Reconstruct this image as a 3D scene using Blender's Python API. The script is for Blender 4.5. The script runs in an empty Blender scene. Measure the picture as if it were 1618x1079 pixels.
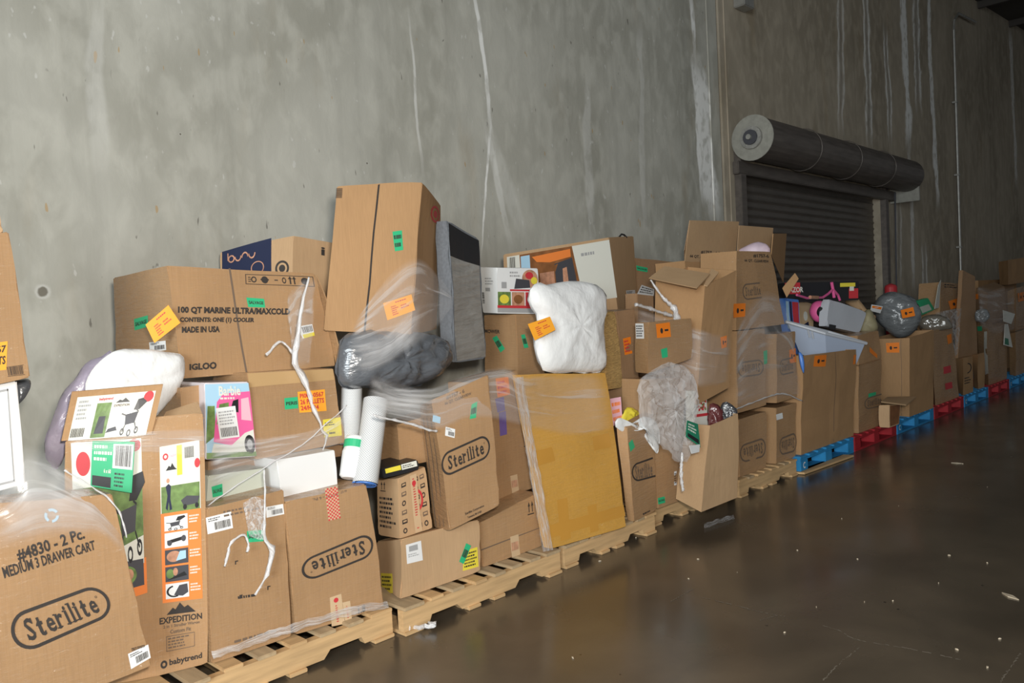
import bpy, bmesh, math, random
from mathutils import Vector, Matrix, noise
R = random.Random(7)
SC = bpy.context.scene
COL = SC.collection
# ------------------------------------------------------------------ camera
W, H, FPX = 1618, 1079, 1270.0
EYE = Vector((0, 0, 1.6))
TH = math.atan(1241 / FPX); PI_ = math.radians(2.14); RO = 0.05
fh = Vector((math.cos(TH), math.sin(TH), 0)); rh = Vector((math.sin(TH), -math.cos(TH), 0)); uz = Vector((0, 0, 1))
FW = (fh * math.cos(PI_) - uz * math.sin(PI_)).normalized()
U1 = fh * math.sin(PI_) + uz * math.cos(PI_)
RT = rh * math.cos(RO) - U1 * math.sin(RO)
UP = U1 * math.cos(RO) + rh * math.sin(RO)
cd = bpy.data.cameras.new('camera'); cam = bpy.data.objects.new('camera', cd); COL.objects.link(cam)
cd.sensor_width = 36; cd.lens = FPX / W * 36; cd.clip_start = 0.05; cd.clip_end = 200
cam.matrix_world = Matrix((RT, UP, -FW)).transposed().to_4x4(); cam.location = EYE
SC.camera = cam
# ------------------------------------------------------------------ light
wd = bpy.data.worlds.new('world'); SC.world = wd; wd.use_nodes = True
wd.node_tree.nodes['Background'].inputs[0].default_value = (0.93, 0.97, 1, 1)
wd.node_tree.nodes['Background'].inputs[1].default_value = 0.10
def lamp(name, typ, loc, energy, color, aim=None, **kw):
    l = bpy.data.lights.new(name, typ); l.energy = energy; l.color = color
    for k, v in kw.items(): setattr(l, k, v)
    o = bpy.data.objects.new(name, l); COL.objects.link(o); o.location = loc
    if aim is not None: o.rotation_euler = (Vector(aim) - Vector(loc)).to_track_quat('-Z', 'Y').to_euler()
    return o
lamp('camera_flash', 'AREA', (0.12, -0.10, 1.86), 150, (1, 0.94, 0.86), aim=(4.2, 4.0, 1.55), shape='DISK', size=0.22)
lamp('dock_door_daylight', 'AREA', (-7, -3.0, 3.2), 1000, (0.86, 0.95, 1), aim=(4, 4.5, 1.6), shape='RECTANGLE', size=4, size_y=3.6)
vs = SC.view_settings; vs.view_transform = 'Standard'; vs.look = 'None'; vs.gamma = 1; vs.exposure = 0.0; vs.use_curve_mapping = False
SC.cycles.transparent_max_bounces = 24

# ------------------------------------------------------------------ pixel <-> place
def ray(px, py): return FW * FPX + RT * (px - 809) - UP * (py - 539.5)
def at_y(px, py, y): d = ray(px, py); return EYE + d * (y / d.y)
def at_z(px, py, z): d = ray(px, py); return EYE + d * ((z - EYE.z) / d.z)
def proj(p):
    d = p - EYE; w = d.dot(FW)
    return 809 + FPX * d.dot(RT) / w, 539.5 - FPX * d.dot(UP) / w
def lerp(a, b, t): return a + (b - a) * t

# ------------------------------------------------------------------ materials
MATS = {}
def nt(name):
    m = bpy.data.materials.new(name); m.use_nodes = True
    n = m.node_tree.nodes; l = m.node_tree.links
    return m, n, l, n['Principled BSDF']
def pm(name, col, rough=0.6, metal=0.0, coat=0.0, var=0.0, scale=8, bump=0.0, stretch=(1, 1, 1), spec=0.5, bscale=None):
    if name in MATS: return MATS[name]
    m, n, l, b = nt(name)
    b.inputs['Base Color'].default_value = (*col, 1); b.inputs['Roughness'].default_value = rough
    b.inputs['Metallic'].default_value = metal; b.inputs['Coat Weight'].default_value = coat
    b.inputs['Coat Roughness'].default_value = 0.15; b.inputs['Specular IOR Level'].default_value = spec
    tc = n.new('ShaderNodeTexCoord'); mp = n.new('ShaderNodeMapping'); mp.inputs['Scale'].default_value = stretch
    l.new(tc.outputs['Object'], mp.inputs[0])
    nz = n.new('ShaderNodeTexNoise'); nz.inputs['Scale'].default_value = scale; nz.inputs['Detail'].default_value = 5
    l.new(mp.outputs[0], nz.inputs['Vector'])
    if var:
        mx = n.new('ShaderNodeMix'); mx.data_type = 'RGBA'
        mx.inputs[6].default_value = (*[c * (1 - var) for c in col], 1); mx.inputs[7].default_value = (*[min(1, c * (1 + var)) for c in col], 1)
        l.new(nz.outputs[0], mx.inputs[0]); l.new(mx.outputs[2], b.inputs['Base Color'])
    if bump:
        src = nz
        if bscale:
            src = n.new('ShaderNodeTexNoise'); src.inputs['Scale'].default_value = bscale; src.inputs['Detail'].default_value = 4
            l.new(mp.outputs[0], src.inputs['Vector'])
        bp = n.new('ShaderNodeBump'); bp.inputs['Strength'].default_value = bump; bp.inputs['Distance'].default_value = 0.02
        l.new(src.outputs[0], bp.inputs['Height']); l.new(bp.outputs[0], b.inputs['Normal'])
        if coat: l.new(bp.outputs[0], b.inputs['Coat Normal'])
    MATS[name] = m; return m
def cardboard(name, col, wrap=0.0):
    m, n, l, b = nt(name)
    b.inputs['Roughness'].default_value = 0.72; b.inputs['Specular IOR Level'].default_value = 0.25
    tc = n.new('ShaderNodeTexCoord'); oi = n.new('ShaderNodeObjectInfo')
    n1 = n.new('ShaderNodeTexNoise'); n1.inputs['Scale'].default_value = 3.0; n1.inputs['Detail'].default_value = 4
    l.new(tc.outputs['Object'], n1.inputs['Vector'])
    mp = n.new('ShaderNodeMapping'); mp.inputs['Scale'].default_value = (90, 90, 3)
    l.new(tc.outputs['Object'], mp.inputs[0])
    n2 = n.new('ShaderNodeTexNoise'); n2.inputs['Scale'].default_value = 2.2; n2.inputs['Detail'].default_value = 3
    l.new(mp.outputs[0], n2.inputs['Vector'])
    ad = n.new('ShaderNodeMath'); ad.operation = 'ADD'; l.new(n1.outputs[0], ad.inputs[0]); l.new(n2.outputs[0], ad.inputs[1])
    a2 = n.new('ShaderNodeMath'); a2.operation = 'MULTIPLY_ADD'; l.new(oi.outputs['Random'], a2.inputs[0]); a2.inputs[1].default_value = 0.5; l.new(ad.outputs[0], a2.inputs[2])
    mr = n.new('ShaderNodeMapRange'); mr.inputs[1].default_value = 0.6; mr.inputs[2].default_value = 1.9
    l.new(a2.outputs[0], mr.inputs[0])
    mx = n.new('ShaderNodeMix'); mx.data_type = 'RGBA'
    mx.inputs[6].default_value = (*[c * 0.82 for c in col], 1); mx.inputs[7].default_value = (*[min(1, c * 1.15) for c in col], 1)
    l.new(mr.outputs[0], mx.inputs[0]); l.new(mx.outputs[2], b.inputs['Base Color'])
    bp = n.new('ShaderNodeBump'); bp.inputs['Strength'].default_value = 0.12; bp.inputs['Distance'].default_value = 0.004
    l.new(n2.outputs[0], bp.inputs['Height']); l.new(bp.outputs[0], b.inputs['Normal'])
    if wrap:  # clinging stretch film: a clear wrinkled coat
        b.inputs['Coat Weight'].default_value = wrap; b.inputs['Coat Roughness'].default_value = 0.16
        m3 = n.new('ShaderNodeMapping'); m3.inputs['Scale'].default_value = (3, 3, 26); m3.inputs['Rotation'].default_value = (0, 0.22, 0)
        l.new(tc.outputs['Object'], m3.inputs[0])
        n3 = n.new('ShaderNodeTexNoise'); n3.inputs['Scale'].default_value = 2.5; n3.inputs['Detail'].default_value = 5; n3.inputs['Distortion'].default_value = 0.6
        l.new(m3.outputs[0], n3.inputs['Vector'])
        b2 = n.new('ShaderNodeBump'); b2.inputs['Strength'].default_value = 1.0; b2.inputs['Distance'].default_value = 0.06
        l.new(n3.outputs[0], b2.inputs['Height']); l.new(b2.outputs[0], b.inputs['Coat Normal'])
    MATS[name] = m; return m
CB = cardboard('cardboard', (0.43, 0.252, 0.122))
CBW = cardboard('cardboard_under_film', (0.41, 0.242, 0.118), 0.9)
CBL = cardboard('pale_cardboard', (0.50, 0.325, 0.18))
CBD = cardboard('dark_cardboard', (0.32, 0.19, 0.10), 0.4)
YEL = cardboard('mustard_board', (0.62, 0.325, 0.06), 0.9)
TAPE = pm('packing_tape', (0.50, 0.32, 0.15), 0.25, coat=0.4)
BTAPE = pm('pale_tape', (0.60, 0.43, 0.26), 0.3)
INK = pm('black_ink', (0.035, 0.028, 0.024), 0.7, var=0.3, scale=40)
GINK = pm('faded_ink', (0.16, 0.11, 0.075), 0.7)
WHITE = pm('white_paper', (0.80, 0.80, 0.79), 0.5)
OFFW = pm('off_white_print', (0.74, 0.74, 0.66), 0.45, coat=0.2)
ORG = pm('orange_paper', (0.93, 0.235, 0.015), 0.55)
ORL = pm('light_orange_paper', (0.95, 0.40, 0.03), 0.55)
GRN = pm('green_sticker', (0.03, 0.45, 0.20), 0.5)
YLW = pm('yellow_sticker', (0.80, 0.66, 0.06), 0.5)
RED = pm('red_ink', (0.58, 0.04, 0.05), 0.5)
PINK = pm('pink_print', (0.80, 0.13, 0.34), 0.4)
LPINK = pm('pale_pink_print', (0.85, 0.48, 0.56), 0.4)
BLUE = pm('blue_print', (0.08, 0.22, 0.62), 0.4)
LBLUE = pm('pale_blue_print', (0.40, 0.62, 0.78), 0.4)
NAVY = pm('navy_print', (0.012, 0.018, 0.055), 0.4)
BLK = pm('black_print', (0.018, 0.018, 0.02), 0.4)
DGREY = pm('dark_grey_print', (0.06, 0.06, 0.07), 0.5)
GREY = pm('grey_print', (0.38, 0.38, 0.38), 0.5)
FOL = pm('foliage_print', (0.15, 0.24, 0.07), 0.45, var=0.95, scale=28)
ORPR = pm('orange_print', (0.85, 0.24, 0.05), 0.45)
BRN = pm('brown_print_and_shade', (0.25, 0.10, 0.035), 0.45, var=0.6, scale=14)  # printed brown, also used as painted shade on the torn carton end
SKIN = pm('tan_print', (0.52, 0.26, 0.16), 0.45, var=0.7, scale=30)
WOOD = pm('pallet_wood', (0.57, 0.37, 0.18), 0.75, var=0.38, scale=3, stretch=(1.2, 9, 14), bump=0.15)
WOODG = pm('grey_pallet_wood', (0.44, 0.32, 0.185), 0.8, var=0.42, scale=3, stretch=(7, 1.2, 14), bump=0.2)
PBLUE = pm('blue_pallet_paint', (0.02, 0.235, 0.50), 0.6, var=0.35, scale=9)
PRED = pm('red_pallet_paint', (0.36, 0.012, 0.02), 0.6, var=0.35, scale=9)
WBAG = pm('white_plastic_bag', (0.83, 0.83, 0.82), 0.5, bump=0.55, scale=11, stretch=(1, 1, .6))
GBAG = pm('grey_bag', (0.10, 0.108, 0.12), 0.32, coat=0.9, bump=0.8, scale=7, stretch=(1, 1, 2.2))
SBAG = pm('silver_grey_bag', (0.17, 0.18, 0.185), 0.28, coat=0.7, bump=1.0, scale=9, stretch=(1, 1, 2.5))
FELT = pm('grey_felt', (0.155, 0.165, 0.18), 0.95, var=0.35, scale=60)
TUB = pm('translucent_tub', (0.42, 0.48, 0.60), 0.35, coat=0.4)
TUBL = pm('milky_lid', (0.52, 0.54, 0.58), 0.4, coat=0.3)
STEEL = pm('galvanised_steel', (0.40, 0.39, 0.36), 0.5, metal=0.6, var=0.3, scale=12)
DARK = pm('dark_gap', (0.02, 0.018, 0.016), 0.9)
STRAW = pm('woven_straw', (0.52, 0.33, 0.12), 0.8, var=0.6, scale=10, stretch=(3, 3, 16), bump=0.8)
LILAC = pm('lilac_package', (0.40, 0.36, 0.46), 0.35, coat=0.5, var=0.6, scale=9, bump=.6)
CLOTH = pm('white_cloth', (0.78, 0.78, 0.77), 0.8, bump=0.4, scale=12)
FLAP_IN = CBL
def film_mat(name, lo, hi, scale, stretch, rough=0.16, a=0.5, b_=0.78, bump=0.25, fade=0.0):
    m, n, l, b = nt(name)
    b.inputs['Base Color'].default_value = (0.93, 0.93, 0.94, 1); b.inputs['Roughness'].default_value = rough
    b.inputs['Specular IOR Level'].default_value = 0.8
    tc = n.new('ShaderNodeTexCoord'); mp = n.new('ShaderNodeMapping'); mp.inputs['Scale'].default_value = stretch; mp.inputs['Rotation'].default_value = (0, 0, 0.25)
    l.new(tc.outputs['UV'], mp.inputs[0])
    nz = n.new('ShaderNodeTexNoise'); nz.inputs['Scale'].default_value = scale; nz.inputs['Detail'].default_value = 6; nz.inputs['Distortion'].default_value = 1.2
    l.new(mp.outputs[0], nz.inputs['Vector'])
    mr = n.new('ShaderNodeMapRange'); mr.inputs[1].default_value = a; mr.inputs[2].default_value = b_
    mr.inputs[3].default_value = lo; mr.inputs[4].default_value = hi
    l.new(nz.outputs[0], mr.inputs[0])
    bp = n.new('ShaderNodeBump'); bp.inputs['Strength'].default_value = bump; bp.inputs['Distance'].default_value = 0.02
    l.new(nz.outputs[0], bp.inputs['Height']); l.new(bp.outputs[0], b.inputs['Normal'])
    fac = mr.outputs[0]
    if fade:   # opacity fades out towards the edges, softening the sheet's outline
        sp = n.new('ShaderNodeSeparateXYZ'); l.new(tc.outputs['UV'], sp.inputs[0])
        for k in (0, 1):
            for (e0, e1) in ((0, fade), (1, 1 - fade)):
                r = n.new('ShaderNodeMapRange'); r.interpolation_type = 'SMOOTHSTEP'; l.new(sp.outputs[k], r.inputs[0]); r.inputs[1].default_value = min(e0, e1); r.inputs[2].default_value = max(e0, e1)
                r.inputs[3].default_value = 0 if e0 == 0 else 1; r.inputs[4].default_value = 1 if e0 == 0 else 0
                mu = n.new('ShaderNodeMath'); mu.operation = 'MULTIPLY'; l.new(fac, mu.inputs[0]); l.new(r.outputs[0], mu.inputs[1]); fac = mu.outputs[0]
    tl = n.new('ShaderNodeBsdfTranslucent'); tl.inputs[0].default_value = (.93, .93, .94, 1)
    mt = n.new('ShaderNodeMixShader'); mt.inputs[0].default_value = .3; l.new(b.outputs[0], mt.inputs[1]); l.new(tl.outputs[0], mt.inputs[2])
    tr = n.new('ShaderNodeBsdfTransparent'); ms = n.new('ShaderNodeMixShader')
    l.new(fac, ms.inputs[0]); l.new(tr.outputs[0], ms.inputs[1]); l.new(mt.outputs[0], ms.inputs[2])
    l.new(ms.outputs[0], n['Material Output'].inputs[0])
    MATS[name] = m; return m
FILM = film_mat('clear_stretch_film', 0.17, 0.72, 1.6, (1.0, 4.0, 1), fade=.12)
FILMW = film_mat('white_film_painted_glare', 0.30, 0.85, 1.3, (1.0, 3.2, 1), a=.42, b_=.72, bump=.2, fade=.3)  # white film; its raised opacity also paints in glare
FILMD = film_mat('crumpled_film', 0.22, 0.9, 3.0, (2.2, 2.6, 1), a=.42, b_=.72, bump=.4)
FILMR = film_mat('film_rope', 0.28, 0.95, 2.5, (5, 3, 1), a=.35, b_=.6, bump=.2)

# ------------------------------------------------------------------ mesh builder
class MB:
    def __init__(s): s.v = []; s.f = []; s.m = []; s.mats = []; s.uv = {}
    def mi(s, m):
        if m not in s.mats: s.mats.append(m)
        return s.mats.index(m)
    def add(s, vs, fs, m, uvs=None):
        o = len(s.v); s.v += [Vector(p) for p in vs]; k = s.mi(m)
        for f in fs: s.f.append(tuple(i + o for i in f)); s.m.append(k)
        if uvs:
            for i, u in enumerate(uvs): s.uv[o + i] = u
    def grid(s, fn, nu, nv, m, uv=False):
        vs = [fn(i / nu, j / nv) for j in range(nv + 1) for i in range(nu + 1)]
        fs = [(j * (nu + 1) + i, j * (nu + 1) + i + 1, (j + 1) * (nu + 1) + i + 1, (j + 1) * (nu + 1) + i) for j in range(nv) for i in range(nu)]
        s.add(vs, fs, m, [(i / nu, j / nv) for j in range(nv + 1) for i in range(nu + 1)] if uv else None)
    def box(s, x0, x1, y0, y1, z0, z1, m, bev=0.0):
        bm = bmesh.new(); bmesh.ops.create_cube(bm, size=1)
        for v in bm.verts: v.co = Vector((lerp(x0, x1, v.co.x + .5), lerp(y0, y1, v.co.y + .5), lerp(z0, z1, v.co.z + .5)))
        if bev: bmesh.ops.bevel(bm, geom=bm.edges[:], offset=bev, segments=2, affect='EDGES')
        s.addbm(bm, m)
    def addbm(s, bm, m):
        bm.verts.ensure_lookup_table(); bm.verts.index_update()
        s.add([v.co.copy() for v in bm.verts], [tuple(v.index for v in f.verts) for f in bm.faces], m); bm.free()
    def hexa(s, c, m, n=1, bev=0.0):  # c[(u,v,w)] 8 corners
        fn = lambda u, v, w: sum((c[(i, j, k)] * ((u if i else 1 - u) * (v if j else 1 - v) * (w if k else 1 - w)) for i in (0, 1) for j in (0, 1) for k in (0, 1)), Vector())
        s.hexfn(fn, m, n, bev)
    def hexfn(s, fn, m, n=4, bev=0.004):
        bm = bmesh.new(); g = {}
        def vert(i, j, k):
            if (i, j, k) not in g: g[(i, j, k)] = bm.verts.new(fn(i / n, j / n, k / n))
            return g[(i, j, k)]
        for a in range(n):
            for b in range(n):
                for q in ([(a, b, 0), (a + 1, b, 0), (a + 1, b + 1, 0), (a, b + 1, 0)], [(a, b, n), (a, b + 1, n), (a + 1, b + 1, n), (a + 1, b, n)],
                          [(0, a, b), (0, a + 1, b), (0, a + 1, b + 1), (0, a, b + 1)], [(n, a, b), (n, a, b + 1), (n, a + 1, b + 1), (n, a + 1, b)],
                          [(a, 0, b), (a, 0, b + 1), (a + 1, 0, b + 1), (a + 1, 0, b)], [(a, n, b), (a + 1, n, b), (a + 1, n, b + 1), (a, n, b + 1)]):
                    bm.faces.new([vert(*t) for t in q])
        if bev:
            def onedge(v):
                return v
            key = {v: k for k, v in g.items()}
            es = [e for e in bm.edges if sum(1 for d in range(3) if key[e.verts[0]][d] == key[e.verts[1]][d] and key[e.verts[0]][d] in (0, n)) >= 2]
            bmesh.ops.bevel(bm, geom=es, offset=bev, segments=2, affect='EDGES', clamp_overlap=True)
        bmesh.ops.recalc_face_normals(bm, faces=bm.faces[:])
        s.addbm(bm, m)
    def tube(s, pts, r, m, seg=10, cap=True, jit=0.0, uv=False):
        n = len(pts); pts = [Vector(p) for p in pts]; vs = []; uvs = []
        up = Vector((0.31, 0.2, 0.93))
        for i, p in enumerate(pts):
            t = (pts[min(i + 1, n - 1)] - pts[max(i - 1, 0)]).normalized()
            a = t.cross(up); a = a.normalized() if a.length > 1e-4 else t.orthogonal().normalized(); b = t.cross(a)
            rr = r[i] if isinstance(r, (list, tuple)) else r
            for k in range(seg):
                an = 2 * math.pi * k / seg; q = rr * (1 + (R.uniform(-jit, jit) if jit else 0))
                vs.append(p + a * math.cos(an) * q + b * math.sin(an) * q); uvs.append((i / n, k / seg))
        fs = [(i * seg + k, i * seg + (k + 1) % seg, (i + 1) * seg + (k + 1) % seg, (i + 1) * seg + k) for i in range(n - 1) for k in range(seg)]
        if cap: fs += [tuple(range(seg))[::-1], tuple(range((n - 1) * seg, n * seg))]
        s.add(vs, fs, m, uvs)
    def build(s, name, parent=None, origin=None, smooth=False):
        me = bpy.data.meshes.new(name)
        if parent is not None: o0 = WORLD.get(parent.name, Vector())
        elif origin is not None: o0 = Vector(origin)
        else:
            zs = min(v.z for v in s.v); o0 = Vector((sum(v.x for v in s.v) / len(s.v), sum(v.y for v in s.v) / len(s.v), zs))
        me.from_pydata([v - o0 for v in s.v], [], s.f)
        for m in s.mats: me.materials.append(m)
        for i, p in enumerate(me.polygons): p.material_index = s.m[i]; p.use_smooth = smooth
        if s.uv:
            ul = me.uv_layers.new(name='UVMap')
            for lp in me.loops: ul.data[lp.index].uv = s.uv.get(lp.vertex_index, (0, 0))
        me.update()
        ob = bpy.data.objects.new(name, me); COL.objects.link(ob)
        if parent is not None: ob.parent = parent; WORLD[ob.name] = o0
        else: ob.location = o0; WORLD[ob.name] = o0
        return ob
WORLD = {}
def tag(o, label=None, cat=None, group=None, kind=None):
    if label: o['label'] = label
    if cat: o['category'] = cat
    if group: o['group'] = group
    if kind: o['kind'] = kind
    return o
def empty(name, loc, label=None, cat=None, group=None):
    o = bpy.data.objects.new(name, None); COL.objects.link(o); o.location = loc; o.empty_display_size = 0.1
    WORLD[o.name] = Vector(loc); return tag(o, label, cat, group)

# ------------------------------------------------------------------ lettering
TXT = {}
def glyphs(st, bold=0.0):
    k = (st, bold)
    if k not in TXT:
        cu = bpy.data.curves.new('t', 'FONT'); cu.body = st; cu.size = 1; cu.offset = bold; cu.resolution_u = 2
        ob = bpy.data.objects.new('t', cu); COL.objects.link(ob)
        bpy.context.view_layer.update()
        me = bpy.data.meshes.new_from_object(ob.evaluated_get(bpy.context.evaluated_depsgraph_get()))
        vs = [v.co.copy() for v in me.vertices]; fs = [tuple(p.vertices) for p in me.polygons]
        bpy.data.objects.remove(ob); bpy.data.curves.remove(cu); bpy.data.meshes.remove(me)
        TXT[k] = (vs, fs)
    return TXT[k]
def bbox(vs): return min(v.x for v in vs), max(v.x for v in vs), min(v.y for v in vs), max(v.y for v in vs)
class Surf:
    """A patch of a surface: P(s,t,off) with s,t in 0..1 (reading directions)."""
    def __init__(s, fn): s.P = fn
def rect(mb, S, s0, t0, s1, t1, m, off=0.001, n=3):
    mb.grid(lambda a, b: S.P(lerp(s0, s1, a), lerp(t0, t1, b), off), n, n, m)
def poly(mb, S, pts, m, off=0.0015):
    mb.add([S.P(x, y, off) for x, y in pts], [tuple(range(len(pts)))], m)
def ell(mb, S, cs, ct, rs, rt, m, off=0.0015, inner=0.0, n=28, a0=0.0, a1=2 * math.pi):
    ang = [lerp(a0, a1, i / n) for i in range(n + 1)]
    if inner:
        for i in range(n):
            a, b = ang[i], ang[i + 1]
            mb.add([S.P(cs + rs * math.cos(a), ct + rt * math.sin(a), off), S.P(cs + rs * math.cos(b), ct + rt * math.sin(b), off),
                    S.P(cs + rs * inner * math.cos(b), ct + rt * inner * math.sin(b), off), S.P(cs + rs * inner * math.cos(a), ct + rt * inner * math.sin(a), off)], [(0, 1, 2, 3)], m)
    else: mb.add([S.P(cs + rs * math.cos(a), ct + rt * math.sin(a), off) for a in ang[:-1]], [tuple(range(n))], m)
def line(mb, S, p, q, w, m, off=0.0018):
    dx, dy = q[0] - p[0], q[1] - p[1]; L = math.hypot(dx, dy) or 1; nx, ny = -dy / L * w / 2, dx / L * w / 2
    mb.add([S.P(p[0] + nx, p[1] + ny, off), S.P(q[0] + nx, q[1] + ny, off), S.P(q[0] - nx, q[1] - ny, off), S.P(p[0] - nx, p[1] - ny, off)], [(0, 1, 2, 3)], m)
def text(mb, S, st, s0, t0, s1, t1, m, off=0.002, bold=0.03):
    vs, fs = glyphs(st, bold)
    if not vs: return
    x0, x1, y0, y1 = bbox(vs)
    if x1 - x0 < 1e-6: return
    mb.add([S.P(lerp(s0, s1, (v.x - x0) / (x1 - x0)), lerp(t0, t1, (v.y - y0) / (y1 - y0)), off) for v in vs], fs, m)
def bars(mb, S, s0, t0, s1, t1, m, off=0.002, n=14, seed=1):
    r = random.Random(seed); x = s0
    while x < s1:
        w = (s1 - s0) / n * r.uniform(.25, .8)
        rect(mb, S, x, t0, min(x + w, s1), t1, m, off, 1); x += w + (s1 - s0) / n * r.uniform(.25, .6)
def scrib(mb, S, s0, t0, s1, t1, rows, m, off=0.002, seed=1):
    """rows of illegibly small print"""
    r = random.Random(seed)
    for i in range(rows):
        t = lerp(t1, t0, (i + .5) / rows); h = (t1 - t0) / rows * .5; x = s0; e = lerp(s0, s1, r.uniform(.6, 1))
        while x < e:
            w = (s1 - s0) * r.uniform(.04, .16); rect(mb, S, x, t - h / 2, min(x + w, e), t + h / 2, m, off, 1); x += w + (s1 - s0) * .035
def serif_word(mb, S, s0, t0, s1, t1, m, off=0.002):
    """the oval logo's word in heavy slab-serif letters"""
    word = 'Sterilite'; x = 0.0; V = []; F = []
    for ch in word:
        vs, fs = glyphs(ch, 0.022); a, b, c, d = bbox(vs); w = (b - a) * 0.86
        o = len(V); V += [Vector((x + (v.x - a) * 0.86, v.y, 0)) for v in vs]; F += [tuple(i + o for i in f) for f in fs]
        def bar(x0, x1, y0, y1):
            o = len(V); V.extend([Vector((x0, y0, 0)), Vector((x1, y0, 0)), Vector((x1, y1, 0)), Vector((x0, y1, 0))]); F.append((o, o + 1, o + 2, o + 3))
        adv = w + 0.085
        if ch in 'ril':
            bw = 0.1
            bar(x - 0.07, x + min(w, 0.11) + 0.07, 0, 0.05)
            bar(x - 0.07, x + 0.03, (d - 0.05) if ch == 'l' else 0.47, d if ch == 'l' else 0.52); adv += 0.055
            bar(x, x + bw + .02, 0, d if ch == 'l' else 0.5)
        if ch == 't': bar(x + w * .3, x + w * .3 + .12, .05, .62)
        if ch == 'S': bar(x + w - .03, x + w + .02, .48, .68); bar(x - .02, x + .03, .02, .22)
        x += adv + (0.04 if ch in 'St' else 0)
    x0, x1, y0, y1 = bbox(V)
    mb.add([S.P(lerp(s0, s1, (v.x - x0) / (x1 - x0)), lerp(t0, t1, (v.y - y0) / (y1 - y0)), off) for v in V], F, m)
def oval_logo(mb, S, asp=2.7, m=None, cut=1.0):
    m = m or INK
    n = 14; out = []; inn = []; h = 0.5; r = 0.5; w = 0.09
    def st(rad):
        p = []
        for i in range(n + 1): a = -math.pi / 2 + math.pi * i / n; p.append((asp - r + rad * math.cos(a), r + rad * math.sin(a)))
        for i in range(n + 1): a = math.pi / 2 + math.pi * i / n; p.append((r + rad * math.cos(a), r + rad * math.sin(a)))
        return p
    A, B = st(r), st(r - w)
    for i in range(len(A)):
        j = (i + 1) % len(A)
        q = [A[i], A[j], B[j], B[i]]
        mb.add([S.P(min(x / asp, cut), y, 0.002) for x, y in q], [(0, 1, 2, 3)], m)
    if cut >= 1:
        serif_word(mb, S, .13, .22, .86, .80, m); ell(mb, S, .885, .66, .012, .035, m, inner=.6, n=10)

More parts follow.
